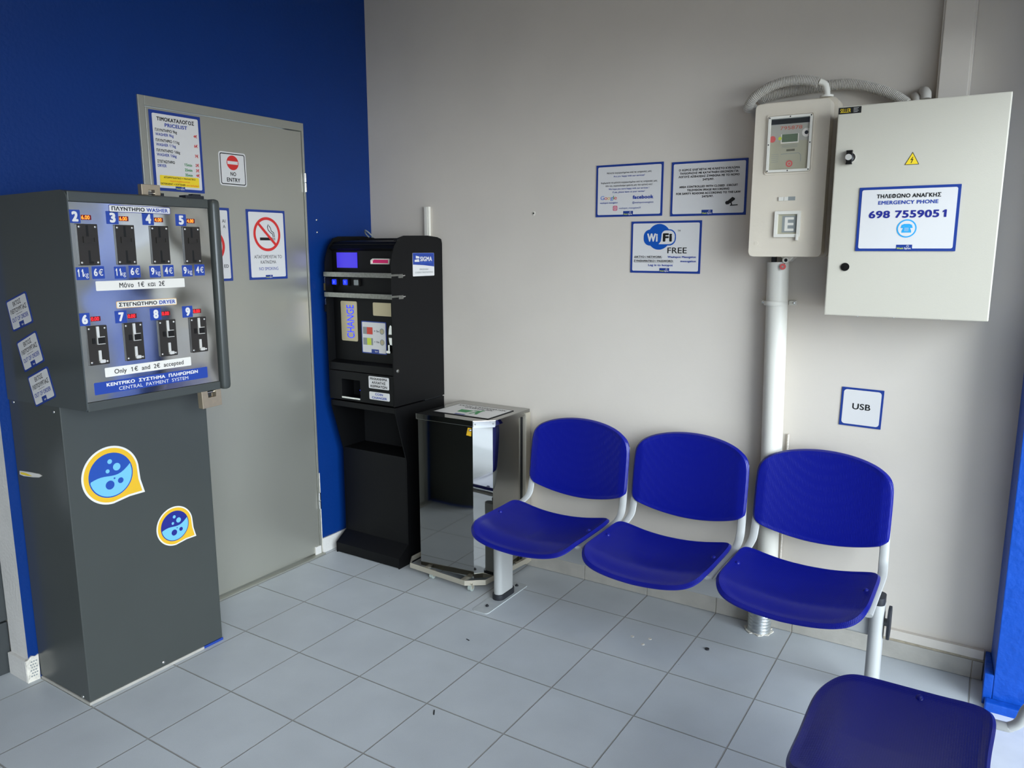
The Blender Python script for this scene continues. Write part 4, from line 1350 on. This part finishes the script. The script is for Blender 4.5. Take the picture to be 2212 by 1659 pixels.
# ---------------------------------------------------------------- electrical cabinet
e = thing('electrical_cabinet', 'large light grey steel electrical cabinet on the wall with emergency phone notice', 'electrical cabinet', (2.67, 0.27, 1.39))
part('cabinet_body', bx(2.426, 2.928, 0.052, WY, 1.398, 2.118), 'cabinet_enamel', e, bevel=0.004)
part('cabinet_door', bx(2.413, 2.932, 0.030, 0.049, 1.390, 2.124), 'cabinet_enamel', e, bevel=0.004)
FE = BY(0.030)
o = part('warning_label', pr([(2.6615 - 0.0225, 1.913), (2.6615 + 0.0225, 1.913), (2.6615, 1.955)], 0, 0.0008), 'ink_black', e, FE, label='yellow electric shock triangle')
l = LB(); l.f([(2.6615 - 0.0195, 1.9147), (2.6615 + 0.0195, 1.9147), (2.6615, 1.9512)], 'ink_yellow')
l.line([(2.6635, 1.938), (2.6575, 1.929), (2.664, 1.931), (2.659, 1.919)], 0.0022, 'ink_black', 0.0003)
l.build('lightning_mark', o, FE, 0.001)
o = part('maker_label', pr(rr_pts(2.452, 2.109, 0.074, 0.022, 0.001, 2), 0, 0.0008), 'ink_black', e, FE)
l = LB(); l.t('SELLER', 2.438, 2.109, 0.013, 0.034, 'ink_yellow', 0.0)
for q in range(4):
    l.line([(2.464, 2.1155 - 0.0042 * q), (2.480 - 0.003 * (q % 2), 2.1155 - 0.0042 * q)], 0.001, 'sign_white')
l.build('lettering', o, FE, 0.001)
b = nb(); prism(b, circ(2.466, 1.948, 0.016, 24), 0, 0.005); o = part('lock_handle', b, 'chrome', e, FE)
b = nb(); prism(b, [(2.452, 1.972), (2.474, 1.972), (2.470, 1.96), (2.474, 1.948), (2.470, 1.936), (2.474, 1.924), (2.452, 1.924), (2.456, 1.936), (2.450, 1.948), (2.456, 1.96)], 0.005, 0.020)
part('handle_wing', b, 'black_plastic', o, FE, bevel=0.002)
b = nb(); prism(b, circ(2.462, 1.948, 0.0105, 20), 0.018, 0.026); part('key_barrel', b, 'bright_trim', o, FE)
b = nb(); prism(b, circ(2.474, 1.566, 0.0145, 24), 0, 0.004); prism(b, circ(2.474, 1.566, 0.006, 12), 0.004, 0.006); part('lock_knob', b, 'black_plastic', e, FE, label='round black lock knob')
for x in (2.52, 2.64, 2.79):
    b = nb(); cyl(b, (x, 0.09, 1.385), (x, 0.09, 1.399), 0.005, 10); part('bolt', b, 'screw_steel', e, smooth=True)
def phone(l):
    l.t('ΤΗΛΕΦΩΝΟ ΑΝΑΓΚΗΣ', 0, 0.078, 0.0135, 0.198, 'ink_black', 0.03)
    l.t('EMERGENCY PHONE', 0, 0.056, 0.0125, 0.185, 'ink_blue', 0.03)
    l.t('698 7559051', 0, 0.016, 0.025, 0.240, 'sticker_navy', 0.03)
    cx, cy = 0.003, -0.033
    l.f(circ(cx, cy, 0.031, 40), 'phone_cyan')
    l.f(circ(cx, cy, 0.0265, 40), 'sign_white', 0.0003)
    l.f([(cx - 0.0155, cy - 0.014), (cx + 0.0155, cy - 0.014), (cx + 0.0145, cy - 0.006), (cx + 0.007, cy + 0.008), (cx - 0.007, cy + 0.008), (cx - 0.0145, cy - 0.006)], 'phone_cyan', 0.0006)
    l.f([(cx - 0.019, cy + 0.002), (cx - 0.010, cy + 0.001), (cx - 0.008, cy + 0.008), (cx + 0.008, cy + 0.008), (cx + 0.010, cy + 0.001), (cx + 0.019, cy + 0.002), (cx + 0.016, cy + 0.012), (cx + 0.008, cy + 0.0155), (cx - 0.008, cy + 0.0155), (cx - 0.016, cy + 0.012)], 'phone_cyan', 0.0007)
    for a in range(3):
        for q in range(3):
            l.f(rr_pts(cx - 0.0045 + 0.0045 * a, cy - 0.0075 + 0.0042 * q, 0.0024, 0.0024, 0), 'sign_white', 0.001)
notice('emergency_notice', '', '', BY(0.0295) @ T3(2.660, 1.7325), 0.312, 0.220, 0.009, phone, logo=(0.050, 0.018), parent=e)['label'] = 'blue-edged notice with the number 698 7559051'

# trunking rising to the ceiling above the cabinet
o = thing('wall_trunking', 'wide vertical cable trunk rising from behind the electrical cabinet to the ceiling', 'cable trunking', (2.75, 0.27, 2.12))
part('channel', bx(2.700, 2.803, 0.216, WY, 2.12, 3.15), 'gray_wall', o, bevel=0.002)
part('cover', bx(2.706, 2.797, 0.208, 0.217, 2.12, 3.15), 'gray_wall', o, bevel=0.003)

# ---------------------------------------------------------------- meter box
mb = thing('meter_box', 'cream plastic electricity meter box left of the electrical cabinet', 'meter box', (2.24, 0.27, 1.60))
def rrbox(x0, x1, z0, z1, r, ya, yb, taper=0.0):
    bm = nb(); prism(bm, rr_pts((x0 + x1) / 2, (z0 + z1) / 2, x1 - x0, z1 - z0, r), 0, yb - ya)
    return bm
part('base', pr(rr_pts(2.243, 1.893, 0.284, 0.588, 0.022), 0, 0.09), 'meter_box', mb, BY(WY))
part('cover', pr(rr_pts(2.236, 1.887, 0.272, 0.572, 0.016), 0.092, 0.155), 'meter_box', mb, BY(WY), bevel=0.004)
FM_ = BY(WY - 0.155)
bm = nb(); rring(bm, 2.2325, 2.0205, 0.176, 0.222, 0.012, 0.006, 0, 0.004)
part('window_rim', bm, 'meter_box', mb, FM_)
bm = nb(); rring(bm, 2.2325, 2.0205, 0.160, 0.205, 0.010, 0.009, 0, 0.010)
wf = part('window_frame', bm, 'white_plastic', mb, FM_, bevel=0.001, seg=1)
for (dx, dy) in ((-0.075, 0.097), (0, 0.098), (0.075, 0.097), (-0.0755, 0), (0.0755, 0), (-0.075, -0.097), (0, -0.098), (0.075, -0.097)):
    b = nb(); dome(b, 2.2325 + dx, 2.0205 + dy, 0.0026, 0.010, 0.0012, 8, 2); part('screw', b, 'black_plastic', wf, FM_)
mt = part('meter', bx(2.160, 2.305, 0.1146, 0.1149, 1.928, 2.114), 'ink_grey', mb)
l = LB()
l.f(rr_pts(2.2325, 1.985, 0.141, 0.115, 0), 'breaker_bg', 0.0)
l.f(rr_pts(2.2325, 2.103, 0.141, 0.018, 0), 'rubber', 0.0)
l.f(rr_pts(2.2325, 2.062, 0.141, 0.062, 0), 'meter_grey', 0.0001)
l.f(rr_pts(2.233, 2.040, 0.065, 0.034, 0), 'white_plastic', 0.0003)
l.f(rr_pts(2.233, 2.042, 0.058, 0.029, 0), 'lcd_green', 0.0005)
l.f(circ(2.197, 2.042, 0.0065, 14), 'ink_lime', 0.0004)
l.f(circ(2.169, 2.041, 0.012, 16), 'red_seal', 0.0004)
l.ringf(circ(2.292, 2.058, 0.016, 20), circ(2.292, 2.058, 0.007, 20), 'cream', 0.0004)
l.f(circ(2.292, 2.058, 0.007, 20), 'rubber', 0.0004)
l.t('795878', 2.236, 2.079, 0.0125, 0.080, 'pen_red', 0.0, z=0.0006)
for q in range(3):
    l.line([(2.205, 2.016 - 0.004 * q), (2.262, 2.017 - 0.004 * q)], 0.001, 'ink_grey', 0.0004)
for q in range(12):
    l.line([(2.224 + 0.0026 * q, 1.994), (2.224 + 0.0026 * q, 2.001)], 0.0012, 'ink_black', 0.0004)
l.line([(2.204, 1.984), (2.268, 1.986), (2.276, 1.978), (2.277, 1.955)], 0.002, 'ink_grey', 0.0004)
for q in range(5):
    l.line([(2.168, 1.984 - 0.007 * q), (2.195, 1.985 - 0.007 * q)], 0.001, 'ink_grey', 0.0004)
l.ringf(circ(2.236, 1.948, 0.0125, 20), circ(2.236, 1.948, 0.0075, 20), 'red_seal', 0.0006)
l.f(circ(2.236, 1.948, 0.004, 12), 'red_seal', 0.0006)
l.build('meter_face', mt, BY(0.1145), 0.0003)
part('window_pane', pr(rr_pts(2.2325, 2.0205, 0.143, 0.188, 0.004), 0.006, 0.0068), 'clear', mb, FM_, label='clear window pane')
# breaker window
bm = nb(); rring(bm, 2.2435, 1.7235, 0.096, 0.098, 0.004, 0.012, 0, 0.010)
bwf = part('breaker_window', bm, 'white_plastic', mb, FM_, bevel=0.001, seg=1)
l = LB()
l.f(rr_pts(2.2435, 1.7235, 0.073, 0.075, 0), 'breaker_bg', 0)
l.f(rr_pts(2.250, 1.7235, 0.054, 0.062, 0), 'ink_grey', 0.0003)
l.t('E', 2.250, 1.7235, 0.052, 0.034, 'white_plastic', 0.02, z=0.0006)
l.build('breaker', bwf, FM_, 0.0006)
part('window_latch', bx(2.279, 2.287, 0.100, 0.115, 1.662, 1.684), 'white_plastic', bwf, bevel=0.001)
bm = nb(); box(bm, 2.205, 2.224, 0.110, 0.1155, 1.811, 1.826); box(bm, 2.2255, 2.240, 0.110, 0.1155, 1.811, 1.826)
part('latch_tab', bm, 'white_plastic', mb, bevel=0.001)
part('latch_window', bx(2.240, 2.266, 0.1125, 0.1152, 1.812, 1.826), 'ink_grey', mb)
for (x, z) in ((2.129, 1.652), (2.338, 1.652)):
    b = nb(); prism(b, circ(x, z, 0.0075, 16), 0, 0.0012); part('cover_plug', b, 'meter_box', mb, FM_)
b = nb(); prism(b, [(2.205, 1.602), (2.262, 1.602), (2.240, 1.580), (2.224, 1.580)], 0.02, 0.08)
ear = part('sealing_ear', b, 'white_plastic', mb, BY(WY), bevel=0.003)
b = nb(); prism(b, circ(2.229, 1.586, 0.0125, 20), 0.080, 0.088); part('ear_boss', b, 'white_plastic', ear, BY(WY))
b = nb(); prism(b, circ(2.230, 1.586, 0.0065, 16), 0.088, 0.0885); part('ear_hole', b, 'slot_dark', ear, BY(WY))
b = nb(); prism(b, circ(2.222, 1.561, 0.012, 24), 0.095, 0.101); sl = part('red_seal', b, 'red_seal', mb, BY(WY), bevel=0.001, seg=1, label='round red seal')
b = nb(); cyl(b, (2.222, WY - 0.097, 1.561), (2.229, WY - 0.06, 1.590), 0.002, 6); part('seal_wire', b, 'black_plastic', sl)
b = nb(); prism(b, circ(2.222, 1.561, 0.004, 12), 0.101, 0.102); part('seal_core', b, 'ink_grey', sl, BY(WY))

# hoses above the meter box
def hose(name, pts, r, label):
    P = resample(smooth_path(pts, 14), 0.0015)
    b = nb()
    def rf(i):
        return (1.0, 1.0, 0.84, 0.84)[i % 4]
    tube(b, P, r, 14, rf=rf)
    o = part(name, b, 'hose')
    recentre(o)
    return single(o, label, 'hose', None)
hose('corrugated_hose', [(2.046, 0.262, 2.190), (2.046, 0.20, 2.180), (2.075, 0.168, 2.209), (2.126, 0.16, 2.238), (2.19, 0.16, 2.255), (2.254, 0.16, 2.254), (2.312, 0.162, 2.240)], 0.0185, 'front grey corrugated hose arching from the wall onto the top of the meter box')
hose('corrugated_hose', [(2.075, 0.262, 2.218), (2.106, 0.246, 2.222), (2.17, 0.242, 2.232), (2.243, 0.240, 2.236), (2.325, 0.236, 2.239), (2.40, 0.232, 2.236), (2.461, 0.226, 2.222), (2.522, 0.22, 2.199), (2.567, 0.22, 2.176), (2.600, 0.216, 2.152), (2.612, 0.212, 2.142)], 0.0195, 'rear grey corrugated hose arching from behind the meter box down behind the electrical cabinet')
b = nb(); tube(b, smooth_path([(2.316, 0.168, 2.244), (2.335, 0.172, 2.232), (2.342, 0.175, 2.210), (2.343, 0.175, 2.189)], 6), 0.012, 14); cyl(b, (2.343, 0.175, 2.186), (2.343, 0.175, 2.193), 0.024, 20)
o = recentre(part('hose_connector', b, 'white_plastic', smooth=True)); single(o, 'white elbow connector joining the front hose to the meter box top', 'connector')
for (x, z, r, lab) in ((2.632, 2.158, 0.014, 'lower grey cable gland elbow behind the top edge of the electrical cabinet'), (2.660, 2.172, 0.018, 'upper grey cable gland elbow next to the wide cable trunk')):
    b = nb(); tube(b, smooth_path([(x, 0.262, z + 0.012), (x, 0.235, z + 0.012), (x + 0.008, 0.215, z), (x + 0.010, 0.21, z - 0.02)], 6), r, 14)
    o = recentre(part('cable_gland', b, 'hose', smooth=True)); single(o, lab, 'cable gland')

# riser pipe with clamp
pp = thing('riser_pipe', 'white vertical pipe running down the wall below the meter box behind the seats', 'pipe', (2.2, 0.215, 0.0))
b = nb(); cyl(b, (2.192, 0.222, 1.578), (2.222, 0.222, 0.278), 0.042, 32); part('pipe', b, 'pipe_white', pp, smooth=True)
b = nb()
tube(b, [(2.192 + 0.0455 * math.cos(a), 0.222 - 0.0455 * math.sin(a), 1.414) for a in [PI * q / 16 for q in range(17)]], 0.0015, 8, 0.009, up=(0, 0, 1))
cp = part('pipe_clamp', b, 'pipe_white', pp, smooth=True)
b = nb(); box(b, 2.121, 2.150, 0.262, WY, 1.405, 1.423); box(b, 2.234, 2.263, 0.262, WY, 1.405, 1.423); part('clamp_ear', b, 'pipe_white', cp, bevel=0.001)
for x in (2.131, 2.252):
    b = nb(); dome(b, x, 1.414, 0.006, 0.008, 0.003); part('screw', b, 'screw_steel', cp, BY(WY), smooth=True)
part('cable_stub', bx(2.166, 2.182, 0.215, 0.235, 1.575, 1.602), 'rubber', pp)
b = nb()
P = [Vector((2.205 + 0.006 * (t / 400), 0.205, 0.004 + 0.272 * t / 400)) for t in range(401)]
tube(b, P, 0.047, 28, rf=lambda i: 1.0 + 0.045 * math.cos(i * 2 * PI / 21))
sp_ = recentre(part('spiral_conduit', b, 'galv_pipe', smooth=True)); single(sp_, 'galvanised spiral conduit rising from the floor below the rightmost wall seat', 'conduit')
b = nb(); prism(b, [(2.205 + (0.058 + 0.006 * math.sin(q * 2.3)) * math.cos(q * PI / 14), 0.205 + (0.058 + 0.007 * math.cos(q * 1.7)) * math.sin(q * PI / 14)) for q in range(28)], 0.0, 0.004)
o = recentre(part('mortar_collar', b, 'torn_plaster')); single(o, 'ragged mortar collar on the floor around the spiral conduit', 'mortar')
b = nb(); tube(b, [(2.264, 0.262, 0.30 + 0.0022 * q) for q in range(260)], 0.005, 8, rf=lambda i: 1 if i % 3 else 0.8)
o = recentre(part('thin_conduit', b, 'gray_wall', smooth=True)); single(o, 'thin corrugated conduit close to the right of the white riser pipe', 'conduit')

# ---------------------------------------------------------------- beam seating
def squircle(u, v, n):
    m = max(abs(u), abs(v))
    if m < 1e-9:
        return 0, 0
    k = m / ((abs(u) ** n + abs(v) ** n) ** (1 / n))
    return u * k, v * k
def sstep(a, b, x):
    t = min(1, max(0, (x - a) / (b - a)))
    return t * t * (3 - 2 * t)
def shell(fn, nu, nv, thick):
    """closed thin shell from fn(u,v)->(top Vector, normal-ish down offset)"""
    bm = nb()
    top = [[bm.verts.new(fn(-1 + 2 * i / nu, -1 + 2 * j / nv)[0]) for i in range(nu + 1)] for j in range(nv + 1)]
    bot = [[bm.verts.new(Vector(fn(-1 + 2 * i / nu, -1 + 2 * j / nv)[0]) + Vector(fn(-1 + 2 * i / nu, -1 + 2 * j / nv)[1]) * thick) for i in range(nu + 1)] for j in range(nv + 1)]
    for j in range(nv):
        for i in range(nu):
            bm.faces.new((top[j][i], top[j][i + 1], top[j + 1][i + 1], top[j + 1][i]))
            bm.faces.new((bot[j][i], bot[j + 1][i], bot[j + 1][i + 1], bot[j][i + 1]))
    for i in range(nu):
        bm.faces.new((top[0][i + 1], top[0][i], bot[0][i], bot[0][i + 1]))
        bm.faces.new((top[nv][i], top[nv][i + 1], bot[nv][i + 1], bot[nv][i]))
    for j in range(nv):
        bm.faces.new((top[j][0], top[j + 1][0], bot[j + 1][0], bot[j][0]))
        bm.faces.new((top[j + 1][nu], top[j][nu], bot[j][nu], bot[j + 1][nu]))
    return bm
def seat_fn(u, v):
    n = 9.0 if v > 0 else 4.8
    a, b = squircle(u, v, n)
    x = 0.258 * a
    y = -0.222 + 0.222 * b
    y += 0.020 * (1 - abs(a) ** 2) * sstep(0.2, 1.0, v) * -1.0       # rear edge sags forward in the middle
    z = 0.424 + 0.034 * abs(a) ** 2.2
    z -= 0.030 * sstep(0.45, 1.0, -b) ** 1.5 * (1 - 0.2 * abs(a))
    z += 0.005 * sstep(0.3, 1.0, b)
    z -= 0.010 * math.exp(-((b + 0.1) / 0.45) ** 2) * (1 - abs(a))
    e = max(abs(u), abs(v))
    z += 0.0022 * sstep(0.90, 0.925, e)
    z -= 0.010 * sstep(0.955, 1.0, e) ** 2
    return (x, y, z), (0, 0, -1)
def back_fn(u, v):
    n = 6.0 if v > 0 else 16.0
    a, b = squircle(u, v, n)
    x = 0.258 * a * (1.0 - 0.012 * max(b, 0))
    z = 0.654 + 0.136 * b + (0.050 * (1 - a * a) * sstep(0, 1, b) - 0.052 * (1 - a * a) * sstep(0, 1, -b))
    y = 0.104 + 0.030 * (1 - a * a) + 0.13 * (z - 0.51)
    e = max(abs(u), abs(v))
    y -= 0.002 * sstep(0.90, 0.925, e)
    y += 0.010 * sstep(0.955, 1.0, e) ** 2 + 0.009 * sstep(0.84, 1.0, abs(a))
    return (x, y, z), (0, 1, 0)

bench = thing('beam_seating', 'row of three blue plastic chairs on a grey beam against the grey wall', 'seating bench', (1.885, 0, 0))
LOC = lambda dx, dy=0: T3(1.885 + dx, dy, 0)
proto_seat = proto_back = proto_bar = None
def local_part(name, bm, mk, parent, dx, smooth=False, bevel=0, label=None):
    o = part(name, bm, mk, parent, 'l', smooth=smooth, bevel=bevel, label=label)
    o.location = (dx, 0, 0)
    return o
def inst(o, parent, dx):
    q = o.copy(); COL.objects.link(q); q.parent = parent; q.location = (dx, 0, 0)
    for ch in o.children:
        d_ = ch.copy(); COL.objects.link(d_); d_.parent = q
    return q
for i, dx in enumerate((-0.54, 0.0, 0.545)):
    if i == 0:
        s = local_part('seat', shell(seat_fn, 60, 60, 0.006), 'seat_blue', bench, dx, smooth=True)
        for sx in (-1, 1):
            b = nb(); dome(b, sx * 0.226, -0.185, 0.011, 0.444, 0.0125, 14, 4)
            part('seat_stud', b, 'seat_blue', s, 'l', smooth=True)
        bk = local_part('backrest', shell(back_fn, 60, 56, 0.006), 'seat_blue', bench, dx, smooth=True)
        bars = []
        for sx in (-1, 1):
            path = smooth_path([(sx * 0.252, -0.33, 0.424), (sx * 0.252, -0.2, 0.426), (sx * 0.252, 0.0, 0.424), (sx * 0.250, 0.062, 0.430), (sx * 0.246, 0.104, 0.452), (sx * 0.244, 0.122, 0.50), (sx * 0.240, 0.142, 0.60), (sx * 0.236, 0.162, 0.74)], 6)
            b = nb(); tube(b, path, 0.017, 12, 0.008, up=(0, 0, 1))
            bars.append(local_part('seat_frame', b, 'frame_grey', bench, dx, smooth=True))
        b = nb()
        box(b, -0.225, 0.225, -0.13, -0.09, 0.348, 0.362)
        box(b, -0.24, -0.225, -0.15, -0.07, 0.345, 0.405)
        box(b, 0.225, 0.24, -0.15, -0.07, 0.345, 0.405)
        brk = local_part('seat_bracket', b, 'frame_grey', bench, dx, bevel=0.002)
        base_parts = [s, bk] + bars + [brk]
    else:
        for q in base_parts:
            inst(q, bench, dx)
b = nb(); prism(b, rr_pts(-0.105, 0.302, 0.040, 0.100, 0.014, 5), -0.79, 0.83)
b.transform(Matrix(((0, 0, 1, 0), (1, 0, 0, 0), (0, 1, 0, 0), (0, 0, 0, 1))))
part('beam', b, 'frame_grey', bench, 'l', smooth=True)
def leg(lx, top, wy, wx, label=None):
    b = nb(); prism(b, rr_pts(lx, -0.112, wx, wy, wx / 2 - 0.001, 8), 0.022, top)
    L_ = part('leg', b, 'frame_grey', bench, 'l', smooth=True)
    b = nb(); prism(b, rr_pts(lx, -0.112, wx + 0.014, wy + 0.014, (wx + 0.014) / 2 - 0.001, 8), 0.004, 0.030)
    part('leg_shoe', b, 'rubber', L_, 'l', smooth=True, bevel=0.003)
    b = nb(); prism(b, rr_pts(lx, -0.135, 0.085, 0.36, 0.015, 5), 0.0, 0.004)
    fp = part('floor_plate', b, 'plate_paint', L_, 'l', bevel=0.001)
    for y in (-0.25, 0.008):
        b = nb(); prism(b, circ(lx, y, 0.008, 12), 0.004, 0.008); prism(b, circ(lx, y, 0.0045, 6), 0.008, 0.013)
        part('anchor_bolt', b, 'rubber', L_, 'l')
    return L_
leg(-0.797, 0.385, 0.125, 0.045)
lr = leg(0.806, 0.385, 0.078, 0.048)
b = nb(); prism(b, rr_pts(0.806, -0.112, 0.047, 0.076, 0.022, 8), 0.385, 0.412)
part('leg_cap', b, 'rubber', lr, 'l', smooth=True, bevel=0.004)
b = nb(); prism(b, rr_pts(-0.105, 0.312, 0.075, 0.125, 0.037, 8), 0.841, 0.850)
b.transform(Matrix(((0, 0, 1, 0), (1, 0, 0, 0), (0, 1, 0, 0), (0, 0, 0, 1))))
part('beam_end_cap', b, 'rubber', bench, 'l', smooth=True, bevel=0.004)
b = nb(); cyl(b, (0.80, -0.105, 0.312), (0.843, -0.105, 0.312), 0.014, 12); part('end_bolt', b, 'frame_grey', bench, 'l', smooth=True)
b = nb(); cyl(b, (0.79, -0.165, 0.420), (0.808, -0.165, 0.420), 0.008, 10); part('frame_plug', b, 'rubber', bench, 'l', smooth=True)

bench2 = copy_tree(bench)
bench2.location = (3.062, -1.585, 0)
bench2.rotation_euler = (0, 0, -PI / 2)
bench2['label'] = 'row of blue plastic chairs in the lower right corner, cut off by the picture edge'

# ---------------------------------------------------------------- small things on the floor
def disc(x, y, r, h, mk, name, label, cat, group=None):
    b = nb(); prism(b, circ(x, y, r, 12), 0.0, h)
    o = recentre(part(name, b, mk)); return single(o, label, cat, group)
disc(2.07, -0.079, 0.009, 0.005, 'rubber', 'anchor_bolt', 'lone dark anchor bolt left in the floor in front of the wall seats', 'bolt')
for (x, y, lab) in ((1.766, -0.144, 'leftmost of three pale filled drill holes in one floor tile under the middle seat'), (1.837, -0.123, 'rear right of three pale filled drill holes in one floor tile'), (1.830, -0.182, 'front one of three pale filled drill holes in one floor tile')):
    disc(x, y, 0.008, 0.0012, 'torn_plaster', 'floor_patch', lab, 'filled hole', 'filled drill holes in the floor')
def stick(x, y, a, L_, label):
    b = nb(); box(b, -L_ / 2, L_ / 2, -0.0022, 0.0022, 0, 0.002)
    b.transform(T3(x, y, 0) @ RZ(a))
    single(recentre(part('scrap', b, 'rubber')), label, 'scrap', 'dark scraps on the floor')
import_pts = ((1.19, -0.545, -15, 0.018, 'short dark scrap on the floor below the leftmost wall seat'), (1.39, -1.03, -55, 0.028, 'slanted dark scrap on the floor nearer the viewer'))
for p in import_pts:
    stick(*p)

# the corner row has round tube frames that turn up close behind the seats
for ch in list(bench2.children):
    if ch.name.startswith('seat_frame'):
        sx = -1 if sum(v.co.x for v in ch.data.vertices) < 0 else 1
        path = smooth_path([(sx * 0.250, -0.33, 0.418), (sx * 0.250, -0.15, 0.420), (sx * 0.250, 0.0, 0.420), (sx * 0.250, 0.022, 0.425), (sx * 0.250, 0.040, 0.445), (sx * 0.250, 0.052, 0.485), (sx * 0.246, 0.085, 0.535), (sx * 0.240, 0.142, 0.60), (sx * 0.236, 0.162, 0.74)], 7)
        b = nb(); tube(b, path, 0.0125, 14)
        me = bpy.data.meshes.new('seat_frame'); b.to_mesh(me); b.free()
        me.materials.append(M['frame_grey'])
        for p in me.polygons:
            p.use_smooth = True
        ch.data = me
